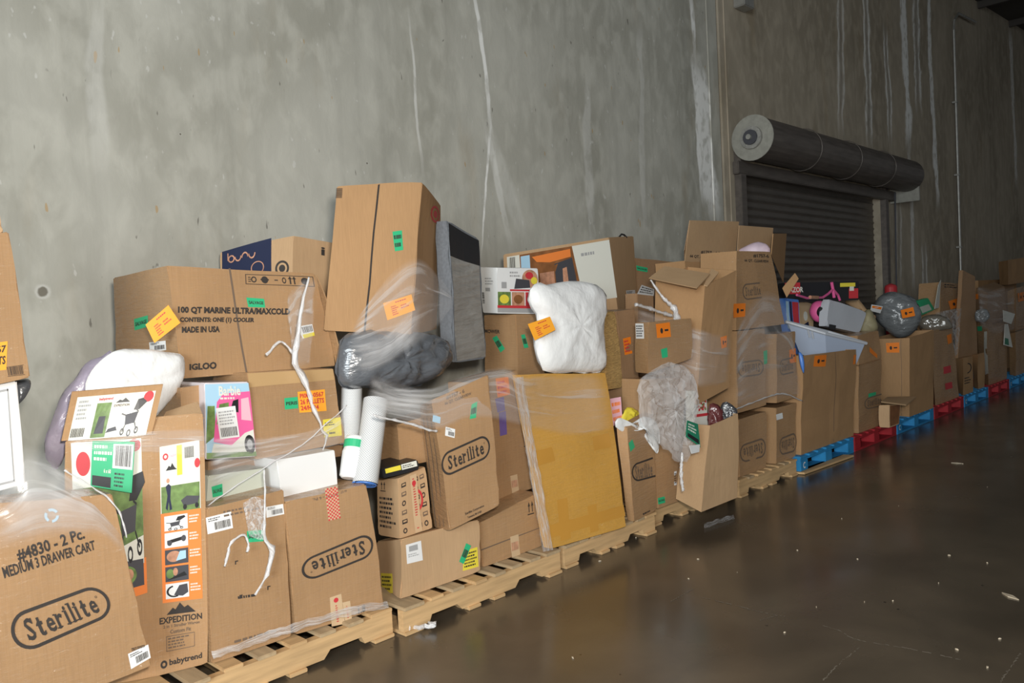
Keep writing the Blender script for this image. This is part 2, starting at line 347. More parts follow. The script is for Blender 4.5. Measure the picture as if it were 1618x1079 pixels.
# ------------------------------------------------------------------ boxes
class Box:
    """Carton. F = front face corners TL,TR,BR,BL seen in the photo, laid on planes y=Y; LB/RB = seen back edge (top,bottom) of the left/right face with its y."""
    def __init__(s, F, Y, depth=0.4, LB=None, RB=None, yb=None, bulge=0.013, zmin=None):
        if not isinstance(Y, (list, tuple)): Y = (Y,) * 4
        if len(Y) == 2: Y = (Y[0], Y[1], Y[1], Y[0])
        TL, TR, BR, BL = [at_y(p[0], p[1], y) for p, y in zip(F, Y)]
        nrm = (TR - TL).cross(uz); nrm = -nrm.normalized() if nrm.y < 0 else nrm.normalized()
        nrm = Vector((nrm.x, nrm.y, 0)).normalized()
        if nrm.y < 0: nrm = -nrm
        if abs(nrm.x) < .16: nrm = Vector((0, 1, 0))
        dl = dr = None
        if LB: t, b = at_y(*LB[0], yb), at_y(*LB[1], yb); dlt, dlb = t - TL, b - BL
        if RB: t, b = at_y(*RB[0], yb), at_y(*RB[1], yb); drt, drb = t - TR, b - BR
        if LB and not RB: drt, drb = dlt, dlb
        elif RB and not LB: dlt, dlb = drt, drb
        elif not LB: dlt = dlb = drt = drb = nrm * depth
        s.c = {(0, 1, 0): TL, (1, 1, 0): TR, (1, 0, 0): BR, (0, 0, 0): BL, (0, 1, 1): TL + dlt, (1, 1, 1): TR + drt, (1, 0, 1): BR + drb, (0, 0, 1): BL + dlb}
        if zmin is None: zmin = .148 if TL.x < 6.9 else .158
        for k in s.c: s.c[k] = Vector((s.c[k].x, s.c[k].y, max(s.c[k].z, zmin)))
        s.b = bulge
        s.mb = MB()
    def fn(s, u, v, w):
        c = s.c
        p = sum((c[(i, j, k)] * ((u if i else 1 - u) * (v if j else 1 - v) * (w if k else 1 - w)) for i in (0, 1) for j in (0, 1) for k in (0, 1)), Vector())
        g = min(1.0, v * 4) * s.b      # sagging board: low dents and bulges, the base stays flat
        return p + Vector((noise.noise(p * 3.1) * .7, noise.noise(p * 3.1 + Vector((5, 2, 9))), noise.noise(p * 3.1 + Vector((1, 8, 4))) * .6 * v)) * g
    NEAR = {'F': lambda a, b: (a, b, 0), 'L': lambda a, b: (0, b, 1 - a), 'R': lambda a, b: (1, b, a), 'T': lambda a, b: (a, 1, b)}
    def P(s, face, a, b, off=0.0):
        f = Box.NEAR[face]; p = s.fn(*f(a, b)); e = 0.01
        du = s.fn(*f(a + e, b)) - s.fn(*f(a - e, b)); dv = s.fn(*f(a, b + e)) - s.fn(*f(a, b - e))
        n = du.cross(dv).normalized()
        return p + n * off
    def inv(s, face, px, py):
        a = b = 0.5
        for _ in range(25):
            x, y = proj(s.P(face, a, b)); h = 1e-3
            xa, ya = proj(s.P(face, a + h, b)); xb, yb_ = proj(s.P(face, a, b + h))
            j = ((xa - x) / h, (xb - x) / h, (ya - y) / h, (yb_ - y) / h); det = j[0] * j[3] - j[1] * j[2]
            if abs(det) < 1e-9: break
            ex, ey = px - x, py - y
            a += (ex * j[3] - ey * j[1]) / det; b += (ey * j[0] - ex * j[2]) / det
            a = max(-1, min(2, a)); b = max(-1, min(2, b))
        return a, b
    def S(s, face, q, clampit=False):
        """q = TL,TR,BR,BL in the photo (reading orientation)"""
        uv = [s.inv(face, *p) for p in q]
        if clampit: uv = [(min(.995, max(.005, a)), min(.995, max(.005, b))) for a, b in uv]
        def f(x, t, off):
            a = [(lerp(uv[0][i], uv[1][i], x)) for i in (0, 1)]; b = [(lerp(uv[3][i], uv[2][i], x)) for i in (0, 1)]
            return s.P(face, lerp(b[0], a[0], t), lerp(b[1], a[1], t), off)
        return Surf(f)
    def UV(s, face, a0=0, b0=0, a1=1, b1=1):
        return Surf(lambda x, t, off: s.P(face, lerp(a0, a1, x), lerp(b0, b1, t), off))
    def body(s, m, n=8, bev=0.005): s.mb.hexfn(s.fn, m, 8, bev); return s
    def open_body(s, m, th=0.006):
        """open-topped carton: four walls with thickness and a bottom"""
        f = s.fn
        def slab(fn2): s.mb.hexfn(fn2, m, 6, 0.0)
        dx = th / max(.05, (s.c[(1, 1, 0)] - s.c[(0, 1, 0)]).length); dw = th / max(.05, (s.c[(0, 1, 1)] - s.c[(0, 1, 0)]).length)
        slab(lambda u, v, w: f(u, v, w * dw)); slab(lambda u, v, w: f(u, v, 1 - dw + w * dw))
        slab(lambda u, v, w: f(u * dx, v, dw + w * (1 - 2 * dw))); slab(lambda u, v, w: f(1 - dx + u * dx, v, dw + w * (1 - 2 * dw)))
        slab(lambda u, v, w: f(dx + u * (1 - 2 * dx), v * .015, dw + w * (1 - 2 * dw)))
        return s
    def done(s, label, cat='box', name='cardboard_box', group=None):
        s.o = tag(s.mb.build(name), label, cat, group); return s
    # parts
    def sticker(s, face, q, m, name='sticker', label=None, art=None, off=0.0012):
        S = s.S(face, q); mb = MB(); rect(mb, S, 0, 0, 1, 1, m, off, 3)
        if art: art(mb, Surf(lambda x, t, o: S.P(x, t, o + off)))
        o = mb.build(name, s.o)
        if label: o['label'] = label
        return o
    def flap(s, pts, Y, m=None, label=None, th=0.006, name='flap', art=None):
        """flap: photo corners TL,TR,BR,BL with their y"""
        o = slab_px(name, pts, Y, th, m or CB, parent=s.o, art=art)
        if label: o['label'] = label
        return o
def slab_px(name, pts, Y, th, m, parent=None, art=None, n=3, bend=0.0):
    if not isinstance(Y, (list, tuple)): Y = (Y,) * 4
    q = [at_y(p[0], p[1], y) for p, y in zip(pts, Y)]
    nrm = (q[1] - q[0]).cross(q[3] - q[0]).normalized()
    if nrm.dot(EYE - q[0]) < 0: nrm = -nrm
    mb = MB()
    def P(x, t, o): return lerp(lerp(q[3], q[2], x), lerp(q[0], q[1], x), t) + nrm * (o + bend * math.sin(math.pi * x))
    mb.hexfn(lambda u, v, w: P(u, v, -w * th), m, n, min(0.002, th * .3))
    if art: art(mb, Surf(P))
    return mb.build(name, parent)
def paper(parent, pts, Y, m, label=None, name='sticker', art=None, th=0.0008):
    o = slab_px(name, pts, Y, th, m, parent=parent, art=art)
    if label: o['label'] = label
    return o
# common artwork for stickers
def a_salv(mb, S): text(mb, S, 'SALVAGE', .08, .33, .92, .68, INK, .001)
def a_salv_v(mb, S): scrib(mb, S, .2, .15, .8, .85, 3, INK, .001)
def a_org(mb, S):
    scrib(mb, S, .22, .12, .48, .7, 5, RED, .001, 3); scrib(mb, S, .55, .35, .85, .62, 2, RED, .001, 4); scrib(mb, S, .4, .78, .85, .9, 1, RED, .001, 5)
def a_pal(mb, S):
    text(mb, S, 'PI004-0567', .06, .68, .94, .9, RED, .001); text(mb, S, '26 PALLETS', .06, .38, .94, .62, RED, .001); text(mb, S, '24/H 24', .06, .1, .72, .32, RED, .001)
def a_dot(mb, S): ell(mb, S, .36, .48, .1, .2, INK, .001, n=10); rect(mb, S, .58, .42, .85, .56, INK, .001, 1)
def a_lab(seed=1):
    def f(mb, S): bars(mb, S, .3, .15, .92, .6, INK, .001, 16, seed); scrib(mb, S, .08, .68, .7, .92, 2, INK, .001, seed)
    return f
def a_scr(rows=4, m=None, seed=2):
    return lambda mb, S: scrib(mb, S, .08, .1, .92, .9, rows, m or INK, .001, seed)

# ------------------------------------------------------------------ soft things, rolls, film
def blob(name, label, cat, out, y, th, m, amp=0.012, fr=7.0, n=44, rings=9, group=None, parent=None, smooth=True, crease=0.0):
    """stuffed bag: photo outline laid at y, domed to front and back"""
    P = [at_y(px, py, y) for px, py in out]; fd = Vector((0, -1, 0))
    if sum(o_[0] for o_ in out) / len(out) > 1100:      # far along the row: lay the outline square to the row's sight line
        cx, cy = sum(o_[0] for o_ in out) / len(out), sum(o_[1] for o_ in out) / len(out); c0 = at_y(cx, cy, y); fd = EYE - c0; fd.z = 0; fd.normalize()
        P = [EYE + ray(*o_) * ((c0 - EYE).dot(fd) / ray(*o_).dot(fd)) for o_ in out]
    L = [0]
    for i in range(len(P)): L.append(L[-1] + (P[(i + 1) % len(P)] - P[i]).length)
    def at(t):
        d = t * L[-1]
        for i in range(len(P)):
            if d <= L[i + 1]:
                f = (d - L[i]) / max(1e-6, L[i + 1] - L[i])
                a, b, c, e = P[i - 1], P[i], P[(i + 1) % len(P)], P[(i + 2) % len(P)]
                return 0.5 * ((2 * b) + (c - a) * f + (2 * a - 5 * b + 4 * c - e) * f * f + (3 * b - a - 3 * c + e) * f ** 3)
        return P[0]
    ring = [at(k / n) for k in range(n)]; c = sum(ring, Vector()) / n
    mb = MB(); vs = []; fs = []
    def pt(k, r, sgn):
        p = lerp(c, ring[k], r); d = th * math.sqrt(max(0, 1 - r ** 2.6))
        q = p + fd * (sgn * d); w = noise.noise(q * fr) * amp + noise.noise(q * fr * 2.7) * amp * .45 - crease * max(0, .25 - abs(noise.noise(q * fr * 1.6 + Vector((3, 1, 7))))) * 4
        return q + fd * (sgn * w * min(1, 1.5 - r)) + Vector((w * .4, 0, w * .3))
    rr = [1 - (i / rings) ** 1.5 for i in range(rings)]
    for sgn in (1, -1):
        base = len(vs)
        for r in rr: vs += [pt(k, r, sgn) for k in range(n)]
        vs.append(pt(0, 0, sgn))
        for i in range(rings - 1):
            for k in range(n):
                q = (base + i * n + k, base + i * n + (k + 1) % n, base + (i + 1) * n + (k + 1) % n, base + (i + 1) * n + k)
                fs.append(q if sgn > 0 else q[::-1])
        for k in range(n):
            q = (base + (rings - 1) * n + k, base + (rings - 1) * n + (k + 1) % n, len(vs) - 1)
            fs.append(q if sgn > 0 else q[::-1])
    mb.add(vs, fs, m)
    bm = bmesh.new(); me = bpy.data.meshes.new('x')
    me.from_pydata(vs, [], fs); bm.from_mesh(me); bpy.data.meshes.remove(me)
    bmesh.ops.remove_doubles(bm, verts=bm.verts[:], dist=0.0015); bmesh.ops.recalc_face_normals(bm, faces=bm.faces[:])
    mb = MB(); mb.addbm(bm, m)
    o = mb.build(name, parent, smooth=smooth)
    return tag(o, label, cat, group)
def resample(pts, n):
    P = [Vector(p) for p in pts]; L = [0]
    for i in range(len(P) - 1): L.append(L[-1] + (P[i + 1] - P[i]).length)
    out = []
    for k in range(n + 1):
        d = L[-1] * k / n
        for i in range(len(P) - 1):
            if d <= L[i + 1] + 1e-9:
                f = (d - L[i]) / max(1e-9, L[i + 1] - L[i])
                a, b, c, e = P[max(0, i - 1)], P[i], P[i + 1], P[min(len(P) - 1, i + 2)]
                out.append(0.5 * ((2 * b) + (c - a) * f + (2 * a - 5 * b + 4 * c - e) * f * f + (3 * b - a - 3 * c + e) * f ** 3)); break
    return out
def sheet(mb, top, bot, m, nu=30, nv=12, amp=0.008, fr=9, sag=0.0):
    A = resample([at_y(*p) for p in top], nu); B = resample([at_y(*p) for p in bot], nu)
    def fn(u, v):
        i = round(u * nu); p = lerp(B[i], A[i], v)
        w = noise.noise(p * fr) * amp + noise.noise(p * fr * 3) * amp * .5
        return p + Vector((0, w - sag * math.sin(math.pi * v), w * .5))
    mb.grid(fn, nu, nv, m, uv=True)
def rope(mb, pts, r, m, n=26, jit=0.35):
    P = resample([at_y(*p) for p in pts], n)
    rr = r if isinstance(r, list) else [r]
    rad = [rr[min(len(rr) - 1, int(i / (n + 1) * len(rr)))] * R.uniform(.7, 1.3) for i in range(n + 1)]
    mb.tube([p + Vector((noise.noise(p * 15) * .008, 0, noise.noise(p * 17) * .006)) for p in P], rad, m, 9, True, jit)
# ================================================================== the room
YW = 4.75
def wall_px(px, py): p = at_y(px, py, YW); return p.x, p.z
def concrete(name, c1, c2, streaks=(), specks=True, pits=()):
    m, n, l, b = nt(name)
    b.inputs['Roughness'].default_value = 0.85; b.inputs['Specular IOR Level'].default_value = 0.2
    geo = n.new('ShaderNodeNewGeometry'); sx = n.new('ShaderNodeSeparateXYZ'); l.new(geo.outputs['Position'], sx.inputs[0])
    def noi(scale, stretch, detail=5, dist=0.0):
        mp = n.new('ShaderNodeMapping'); mp.inputs['Scale'].default_value = stretch; l.new(geo.outputs['Position'], mp.inputs[0])
        z = n.new('ShaderNodeTexNoise'); z.inputs['Scale'].default_value = scale; z.inputs['Detail'].default_value = detail; z.inputs['Distortion'].default_value = dist
        l.new(mp.outputs[0], z.inputs['Vector']); return z.outputs[0]
    def mth(op, a, b_=None, c=None):
        k = n.new('ShaderNodeMath'); k.operation = op
        for i, q in enumerate((a, b_, c)):
            if q is None: continue
            if isinstance(q, (int, float)): k.inputs[i].default_value = q
            else: l.new(q, k.inputs[i])
        return k.outputs[0]
    def mrange(v, a, b_, c=0.0, d=1.0, sm=True):
        k = n.new('ShaderNodeMapRange'); k.interpolation_type = 'SMOOTHSTEP' if sm else 'LINEAR'
        l.new(v, k.inputs[0])
        for i, q in enumerate((a, b_, c, d)): k.inputs[i + 1].default_value = q
        return k.outputs[0]
    def mix(f, a, col):
        k = n.new('ShaderNodeMix'); k.data_type = 'RGBA'
        if isinstance(f, float): k.inputs[0].default_value = f
        else: l.new(f, k.inputs[0])
        if isinstance(a, tuple): k.inputs[6].default_value = (*a, 1)
        else: l.new(a, k.inputs[6])
        if isinstance(col, tuple): k.inputs[7].default_value = (*col, 1)
        else: l.new(col, k.inputs[7])
        return k.outputs[2]
    X, Z = sx.outputs[0], sx.outputs[2]
    big = noi(0.6, (1.2, 1, .7), 7, .6); fine = noi(5, (1.4, 1, .8), 8, .3); vert = noi(1.6, (3.6, 1, .08), 5)
    col = mix(mrange(big, .35, .65), c1, c2)
    col = mix(mth('MULTIPLY', mrange(fine, .40, .68), .6), col, tuple(min(1, c * 1.15) for c in c2))
    col = mix(mth('MULTIPLY', mrange(vert, .5, .78), .30), col, tuple(c * .62 for c in c1))
    col = mix(mth('MULTIPLY', mrange(noi(1.8, (2.0, 1, .45), 7), .55, .78), .25), col, (0.33, 0.24, 0.13))
    if specks:
        col = mix(mth('MULTIPLY', mrange(noi(17, (1.4, 1, .7), 2), .70, .76), .5), col, (.62, .61, .57))
        col = mix(mth('MULTIPLY', mrange(noi(13, (1.6, 1, .6), 2, .3), .725, .78), .6), col, (.07, .06, .05))
        col = mix(mth('MULTIPLY', mrange(noi(9, (2.5, 1, .8), 1), .78, .80), .6), col, (.42, .25, .08))
    for (px, py, rad) in pits:
        x0, z0 = wall_px(px, py); dx = mth('SUBTRACT', X, x0); dz = mth('SUBTRACT', Z, z0)
        dd = mth('ADD', mth('SQRT', mth('ADD', mth('MULTIPLY', dx, dx), mth('MULTIPLY', dz, dz))), mth('MULTIPLY_ADD', noi(14, (1, 1, 1), 3), rad * .9, -rad * .45))
        col = mix(mth('MULTIPLY', mrange(dd, rad * 1.0, rad * 1.5, 1, 0), .5), col, (.60, .59, .55)); col = mix(mth('MULTIPLY', mrange(dd, rad * .7, rad, 1, 0), .85), col, (.12, .105, .075))
    wob = noi(1.1, (.15, 1, 1.0), 6); wid = noi(1.7, (.6, 1, 1.0), 4); brk = noi(9, (1.5, 1, .8), 6)
    wob0 = mth('SUBTRACT', wob, .5)
    for (p0, p1, w, s, hollow) in streaks:
        x0, z0 = wall_px(*p0); x1, z1 = wall_px(*p1); k = (x1 - x0) / (z1 - z0)
        dx = mth('SUBTRACT', mth('MULTIPLY_ADD', wob0, w * 1.6 + .13, X), mth('MULTIPLY_ADD', mth('SUBTRACT', Z, z0), k, x0))
        ad = mth('ABSOLUTE', dx)
        ww = mth('MULTIPLY', mrange(wid, .3, .7, .55, 1.3, False), w)
        r = mth('DIVIDE', ad, ww)
        mask = mrange(r, .6, 1.2, 1, 0)
        if hollow: mask = mth('MULTIPLY', mask, mrange(r, .35, .75, .25, 1))
        mask = mth('MULTIPLY', mask, mth('MULTIPLY', mrange(Z, min(z0, z1) - .1, min(z0, z1) + .5), mrange(Z, max(z0, z1) - .2, max(z0, z1) + .3, 1, 0)))
        mask = mth('MULTIPLY', mask, mth('MULTIPLY', mrange(brk, .34, .5, .45, 1), min(1, s * 1.25)))
        col = mix(mask, col, (.86, .85, .81))
        if hollow: col = mix(mth('MULTIPLY', mth('MULTIPLY', mrange(r, .0, .5, 1, 0), .35), mth('MULTIPLY', mrange(Z, min(z0, z1) - .1, min(z0, z1) + .5), mrange(Z, max(z0, z1) - .2, max(z0, z1) + .3, 1, 0))), col, (.06, .045, .04))
    l.new(col, b.inputs['Base Color'])
    bp = n.new('ShaderNodeBump'); bp.inputs['Strength'].default_value = .25; bp.inputs['Distance'].default_value = .02
    l.new(fine, bp.inputs['Height']); l.new(bp.outputs[0], b.inputs['Normal'])
    return m
C1, C2 = (0.345, 0.332, 0.28), (0.455, 0.442, 0.385)
WA = concrete('concrete_panel', C1, C2, [((752, 0), (782, 225), .024, .75, 0), ((776, 225), (756, 420), .014, .75, 0), ((785, 235), (832, 400), .09, .16, 0), ((778, 230), (806, 400), .04, .3, 0),
      ((650, 60), (672, 280), .014, .4, 0), ((1092, 0), (1098, 100), .05, .9, 0), ((1103, 115), (1128, 360), .17, .75, 0), ((1096, 120), (1112, 330), .05, .95, 0), ((928, 150), (936, 400), .06, .22, 0), ((1010, 60), (1020, 380), .05, .18, 0), ((150, 40), (160, 300), .05, .15, 0)], pits=[(68, 460, .032), (580, 258, .008), (285, 212, .007)])
D1, D2 = (0.30, 0.255, 0.19), (0.41, 0.352, 0.27)
WB = concrete('stained_concrete_panel', D1, D2, [((1327, -10), (1331, 215), 0.135, .55, 1), ((1366, -10), (1376, 235), 0.135, .95, 1), ((1399, 60), (1408, 230), 0.121, .8, 1), ((1427, -10), (1437, 240), 0.176, 1, 0),
      ((1447, -10), (1451, 180), 0.216, .95, 1), ((1466, -10), (1481, 330), 0.121, .85, 0), ((1437, 250), (1443, 460), 0.095, .5, 0), ((1459, 400), (1463, 480), 0.162, .7, 1), ((1597, 60), (1606, 300), 0.162, .5, 0), ((1418, 330), (1420, 460), 0.162, .45, 1)], specks=False)
def floor_mat():
    m, n, l, b = nt('sealed_concrete_floor')
    geo = n.new('ShaderNodeNewGeometry')
    def noi(sc, st=(1, 1, 1), d=6, dist=0):
        mp = n.new('ShaderNodeMapping'); mp.inputs['Scale'].default_value = st; l.new(geo.outputs['Position'], mp.inputs[0])
        z = n.new('ShaderNodeTexNoise'); z.inputs['Scale'].default_value = sc; z.inputs['Detail'].default_value = d; z.inputs['Distortion'].default_value = dist
        l.new(mp.outputs[0], z.inputs['Vector']); return z.outputs[0]
    rmp = n.new('ShaderNodeValToRGB'); l.new(noi(1.6, d=9, dist=.3), rmp.inputs[0])
    rmp.color_ramp.elements[0].position = .28; rmp.color_ramp.elements[0].color = (.064, .051, .036, 1)
    rmp.color_ramp.elements[1].position = .74; rmp.color_ramp.elements[1].color = (.125, .098, .068, 1)
    vo = n.new('ShaderNodeTexVoronoi'); vo.inputs['Scale'].default_value = 5; l.new(geo.outputs['Position'], vo.inputs['Vector'])
    sp = n.new('ShaderNodeMath'); sp.operation = 'LESS_THAN'; l.new(vo.outputs['Distance'], sp.inputs[0]); sp.inputs[1].default_value = .035
    mx = n.new('ShaderNodeMix'); mx.data_type = 'RGBA'; l.new(sp.outputs[0], mx.inputs[0]); l.new(rmp.outputs[0], mx.inputs[6]); mx.inputs[7].default_value = (.02, .017, .014, 1)
    scr = n.new('ShaderNodeMapRange'); l.new(noi(5, (.25, 3, 1), 4, .3), scr.inputs[0]); scr.inputs[1].default_value = .68; scr.inputs[2].default_value = .8; scr.inputs[4].default_value = .25
    m2 = n.new('ShaderNodeMix'); m2.data_type = 'RGBA'; l.new(scr.outputs[0], m2.inputs[0]); l.new(mx.outputs[2], m2.inputs[6]); m2.inputs[7].default_value = (.13, .115, .095, 1)
    l.new(m2.outputs[2], b.inputs['Base Color'])
    rr = n.new('ShaderNodeMapRange'); l.new(noi(2.3), rr.inputs[0]); rr.inputs[1].default_value = .3; rr.inputs[2].default_value = .7; rr.inputs[3].default_value = .17; rr.inputs[4].default_value = .28
    l.new(rr.outputs[0], b.inputs['Roughness']); b.inputs['Specular IOR Level'].default_value = .8
    bp = n.new('ShaderNodeBump'); bp.inputs['Strength'].default_value = .05; bp.inputs['Distance'].default_value = .01; l.new(noi(3), bp.inputs['Height']); l.new(bp.outputs[0], b.inputs['Normal'])
    return m
def struct(o): o['kind'] = 'structure'; return o
mb = MB(); mb.box(-9, 46, -9, YW + .3, -.2, 0, floor_mat())
CRK = pm('floor_scratch', (.19, .165, .13), .6, var=.5, scale=30)
def crack(pts, w):
    P = resample([at_z(x, y, .0012) for x, y in pts], 40); 
    for a, b in zip(P, P[1:]):
        t_ = (b - a).normalized(); nn_ = Vector((-t_.y, t_.x, 0)); j1 = w * R.uniform(.2, 1); o_ = nn_ * R.uniform(-.006, .006)
        if R.random() < .8: mb.add([a + nn_ * j1 + o_, b + nn_ * j1, b - nn_ * j1, a - nn_ * j1 + o_], [(0, 1, 2, 3)], CRK)

crack([(1110, 944), (1149, 953), (1200, 966), (1240, 974)], .004); crack([(1300, 988), (1326, 996), (1356, 1011), (1432, 1024), (1518, 1042)], .004)
crack([(1300, 1075), (1330, 1045), (1362, 1020)], .003); crack([(1580, 1078), (1612, 1032)], .003); crack([(1200, 980), (1228, 972)], .003); crack([(1060, 950), (1096, 930)], .003)
struct(mb.build('floor'))
XJ = wall_px(1140, 200)[0]
XD0, XD1 = wall_px(1168, 300)[0], wall_px(1392, 350)[0]   # door opening
ZD = 3.22
mb = MB(); mb.box(-9, XJ - .03, YW, YW + .25, 0, 10.5, WA); struct(mb.build('wall_back'))
mb = MB(); mb.box(XJ + .03, XD0, YW, YW + .25, 0, 10.5, WB); mb.box(XD0, XD1, YW, YW + .25, ZD, 10.5, WB); mb.box(XD1, 46, YW, YW + .25, 0, 10.5, WB)
struct(mb.build('wall_back_stained'))
mb = MB(); mb.box(XJ - .032, XJ + .032, YW + .03, YW + .2, 0, 10.5, pm('joint_sealant', (.13, .115, .09), .8)); mb.box(XJ + .14, XJ + .15, YW - .012, YW, 0, 10.5, WB); mb.box(XJ - .25, XJ - .24, YW - .01, YW, 0, 10.5, WA)
struct(mb.build('trim_1'))
mb = MB()
za, zb = wall_px(1540, 0)[1], wall_px(1618, 48)[1]; xa, xb = wall_px(1540, 0)[0], wall_px(1618, 48)[0]
sl = (zb - za) / (xb - xa)
CE = pm('ceiling_deck', (.06, .052, .045), .9)
def cz(x): return za + sl * (x - xa)
for (x0, x1) in ((xa - 7, 46),):
    mb.hexa({(i, j, k): Vector((x1 if i else x0, YW + .2 if k else -1.0, cz(x1 if i else x0) + (.25 if j else 0))) for i in (0, 1) for j in (0, 1) for k in (0, 1)}, CE, 1)
for k in range(9):
    x = xa - 5 + k * 2.6; mb.box(x, x + .06, -1.0, YW, cz(x) - .14, cz(x), CE)
struct(mb.build('ceiling'))
# roll-up door -------------------------------------------------------
door = struct(empty('door_1', (XD0, YW, 0)))
DM = pm('door_steel', (.125, .108, .092), .42, metal=.35, var=.3, scale=5, stretch=(1, 1, 4))
mb = MB(); n = 34
def curtain(u, v):
    return Vector((lerp(XD0 + .02, XD1 - .02, u), YW + .10 + .016 * abs(math.sin(v * n * math.pi)) ** .5, v * (ZD + .1)))
mb.grid(curtain, 2, n * 5, DM); mb.box(XD0, XD1, YW + .13, YW + .16, 0, ZD + .1, DM)
mb.build('curtain', door)
ca = at_y(1174, 214, 4.47); RD = .25; cb = Vector((XD1 + .45, 4.47, ca.z)); ca = Vector((XD0 - .16, 4.47, ca.z))
mb = MB(); N = 26
HM = pm('hood_steel', (.135, .115, .10), .5, metal=.3, var=.5, scale=3, stretch=(1, 4, 6))
for (x0, x1, r, m) in ((ca.x, cb.x, RD, HM),):
    ring = lambda x, r: [Vector((x, ca.y + r * math.cos(2 * math.pi * k / N), ca.z + r * math.sin(2 * math.pi * k / N))) for k in range(N)]
    A, B = ring(x0, r), ring(x1, r); mb.add(A + B, [(k, (k + 1) % N, N + (k + 1) % N, N + k) for k in range(N)] + [tuple(range(N))[::-1], tuple(range(N, 2 * N))], m)
for x in (ca.x + 1.3, ca.x + 2.6, ca.x + 3.9):
    A = [Vector((x, ca.y + (RD + .012) * math.cos(2 * math.pi * k / N), ca.z + (RD + .012) * math.sin(2 * math.pi * k / N))) for k in range(N)]
    mb.tube(A + A[:1], .007, HM, 5)
mb.build('hood', door, smooth=False)
mb = MB(); EPM = pm('door_end_plate', (.30, .29, .25), .6, var=.3, scale=20)
def disc(x0, x1, r, m): mb.tube([Vector((x0, ca.y, ca.z)), Vector((x1, ca.y, ca.z))], r, m, 32)
disc(ca.x - .012, ca.x - .001, RD + .012, EPM); ep = mb.build('end_plate', door)
mb = MB(); disc(ca.x - .05, ca.x - .013, .13, STEEL); disc(ca.x - .075, ca.x - .05, .085, DGREY)
for k in range(8):
    a = k * math.pi / 4; mb.tube([Vector((ca.x - .06, ca.y + .11 * math.cos(a), ca.z + .11 * math.sin(a))), Vector((ca.x - .05, ca.y + .11 * math.cos(a), ca.z + .11 * math.sin(a)))], .02, STEEL, 8)
disc(ca.x - .11, ca.x - .075, .03, STEEL); mb.build('spring_wheel', door)
mb = MB(); mb.box(ca.x - .02, cb.x, YW - .10, YW - .02, ca.z - RD - .13, ca.z - RD + .02, HM, .01); mb.build('hood_lip', door)
for x in (XD0 - .11, XD1 - .02):
    mb = MB(); mb.box(x, x + .13, YW - .09, YW - .002, 0, ca.z - .1, HM, .006); mb.build('guide_rail', door)
mb = MB(); mb.box(cb.x - .02, cb.x + .03, 4.3, YW, ca.z - RD - .16, ca.z + .1, EPM, .006); mb.build('bracket', door)
mb = MB(); mb.tube([Vector((XD1 + .32, YW - .12, ca.z - RD)), Vector((XD1 + .30, YW - .10, 1.5)), Vector((XD1 + .33, YW - .12, ca.z - RD))], .012, DGREY, 6); mb.build('chain', door)
# conduit
x0, z0 = wall_px(1515, 430); x1, z1 = wall_px(1497, 30)
mb = MB(); xc = (x0 + x1) / 2
mb.tube([Vector((xc, YW - .07, 0.9)), Vector((xc, YW - .07, z1 - .2)), Vector((xc + .05, YW - .07, z1)), Vector((xc + .3, YW - .08, z1 + .18)), Vector((xc + 1.4, YW - .1, z1 + .25))], .024, STEEL, 8)
cnd = mb.build('conduit_pipe'); tag(cnd, 'thin grey conduit pipe running up the stained wall right of the roll-up door', 'pipe')
for z in (2.4, 3.8, 5.2):
    mb = MB(); mb.box(xc - .05, xc + .05, YW - .10, YW - .012, z, z + .035, STEEL, .004); mb.build('pipe_clamp', cnd)
# red bollard by the door's right jamb
b0 = at_y(1408, 470, 4.45)
mb = MB(); mb.tube([Vector((b0.x, 4.45, 0)), Vector((b0.x, 4.45, 1.68))], .09, RED, 18); mb.tube([Vector((b0.x, 4.45, 1.68)), Vector((b0.x, 4.45, 1.71)), Vector((b0.x, 4.45, 1.735))], [.09, .075, .02], RED, 18)
tag(mb.build('bollard'), 'red bollard post beside the right edge of the roll-up door', 'bollard')

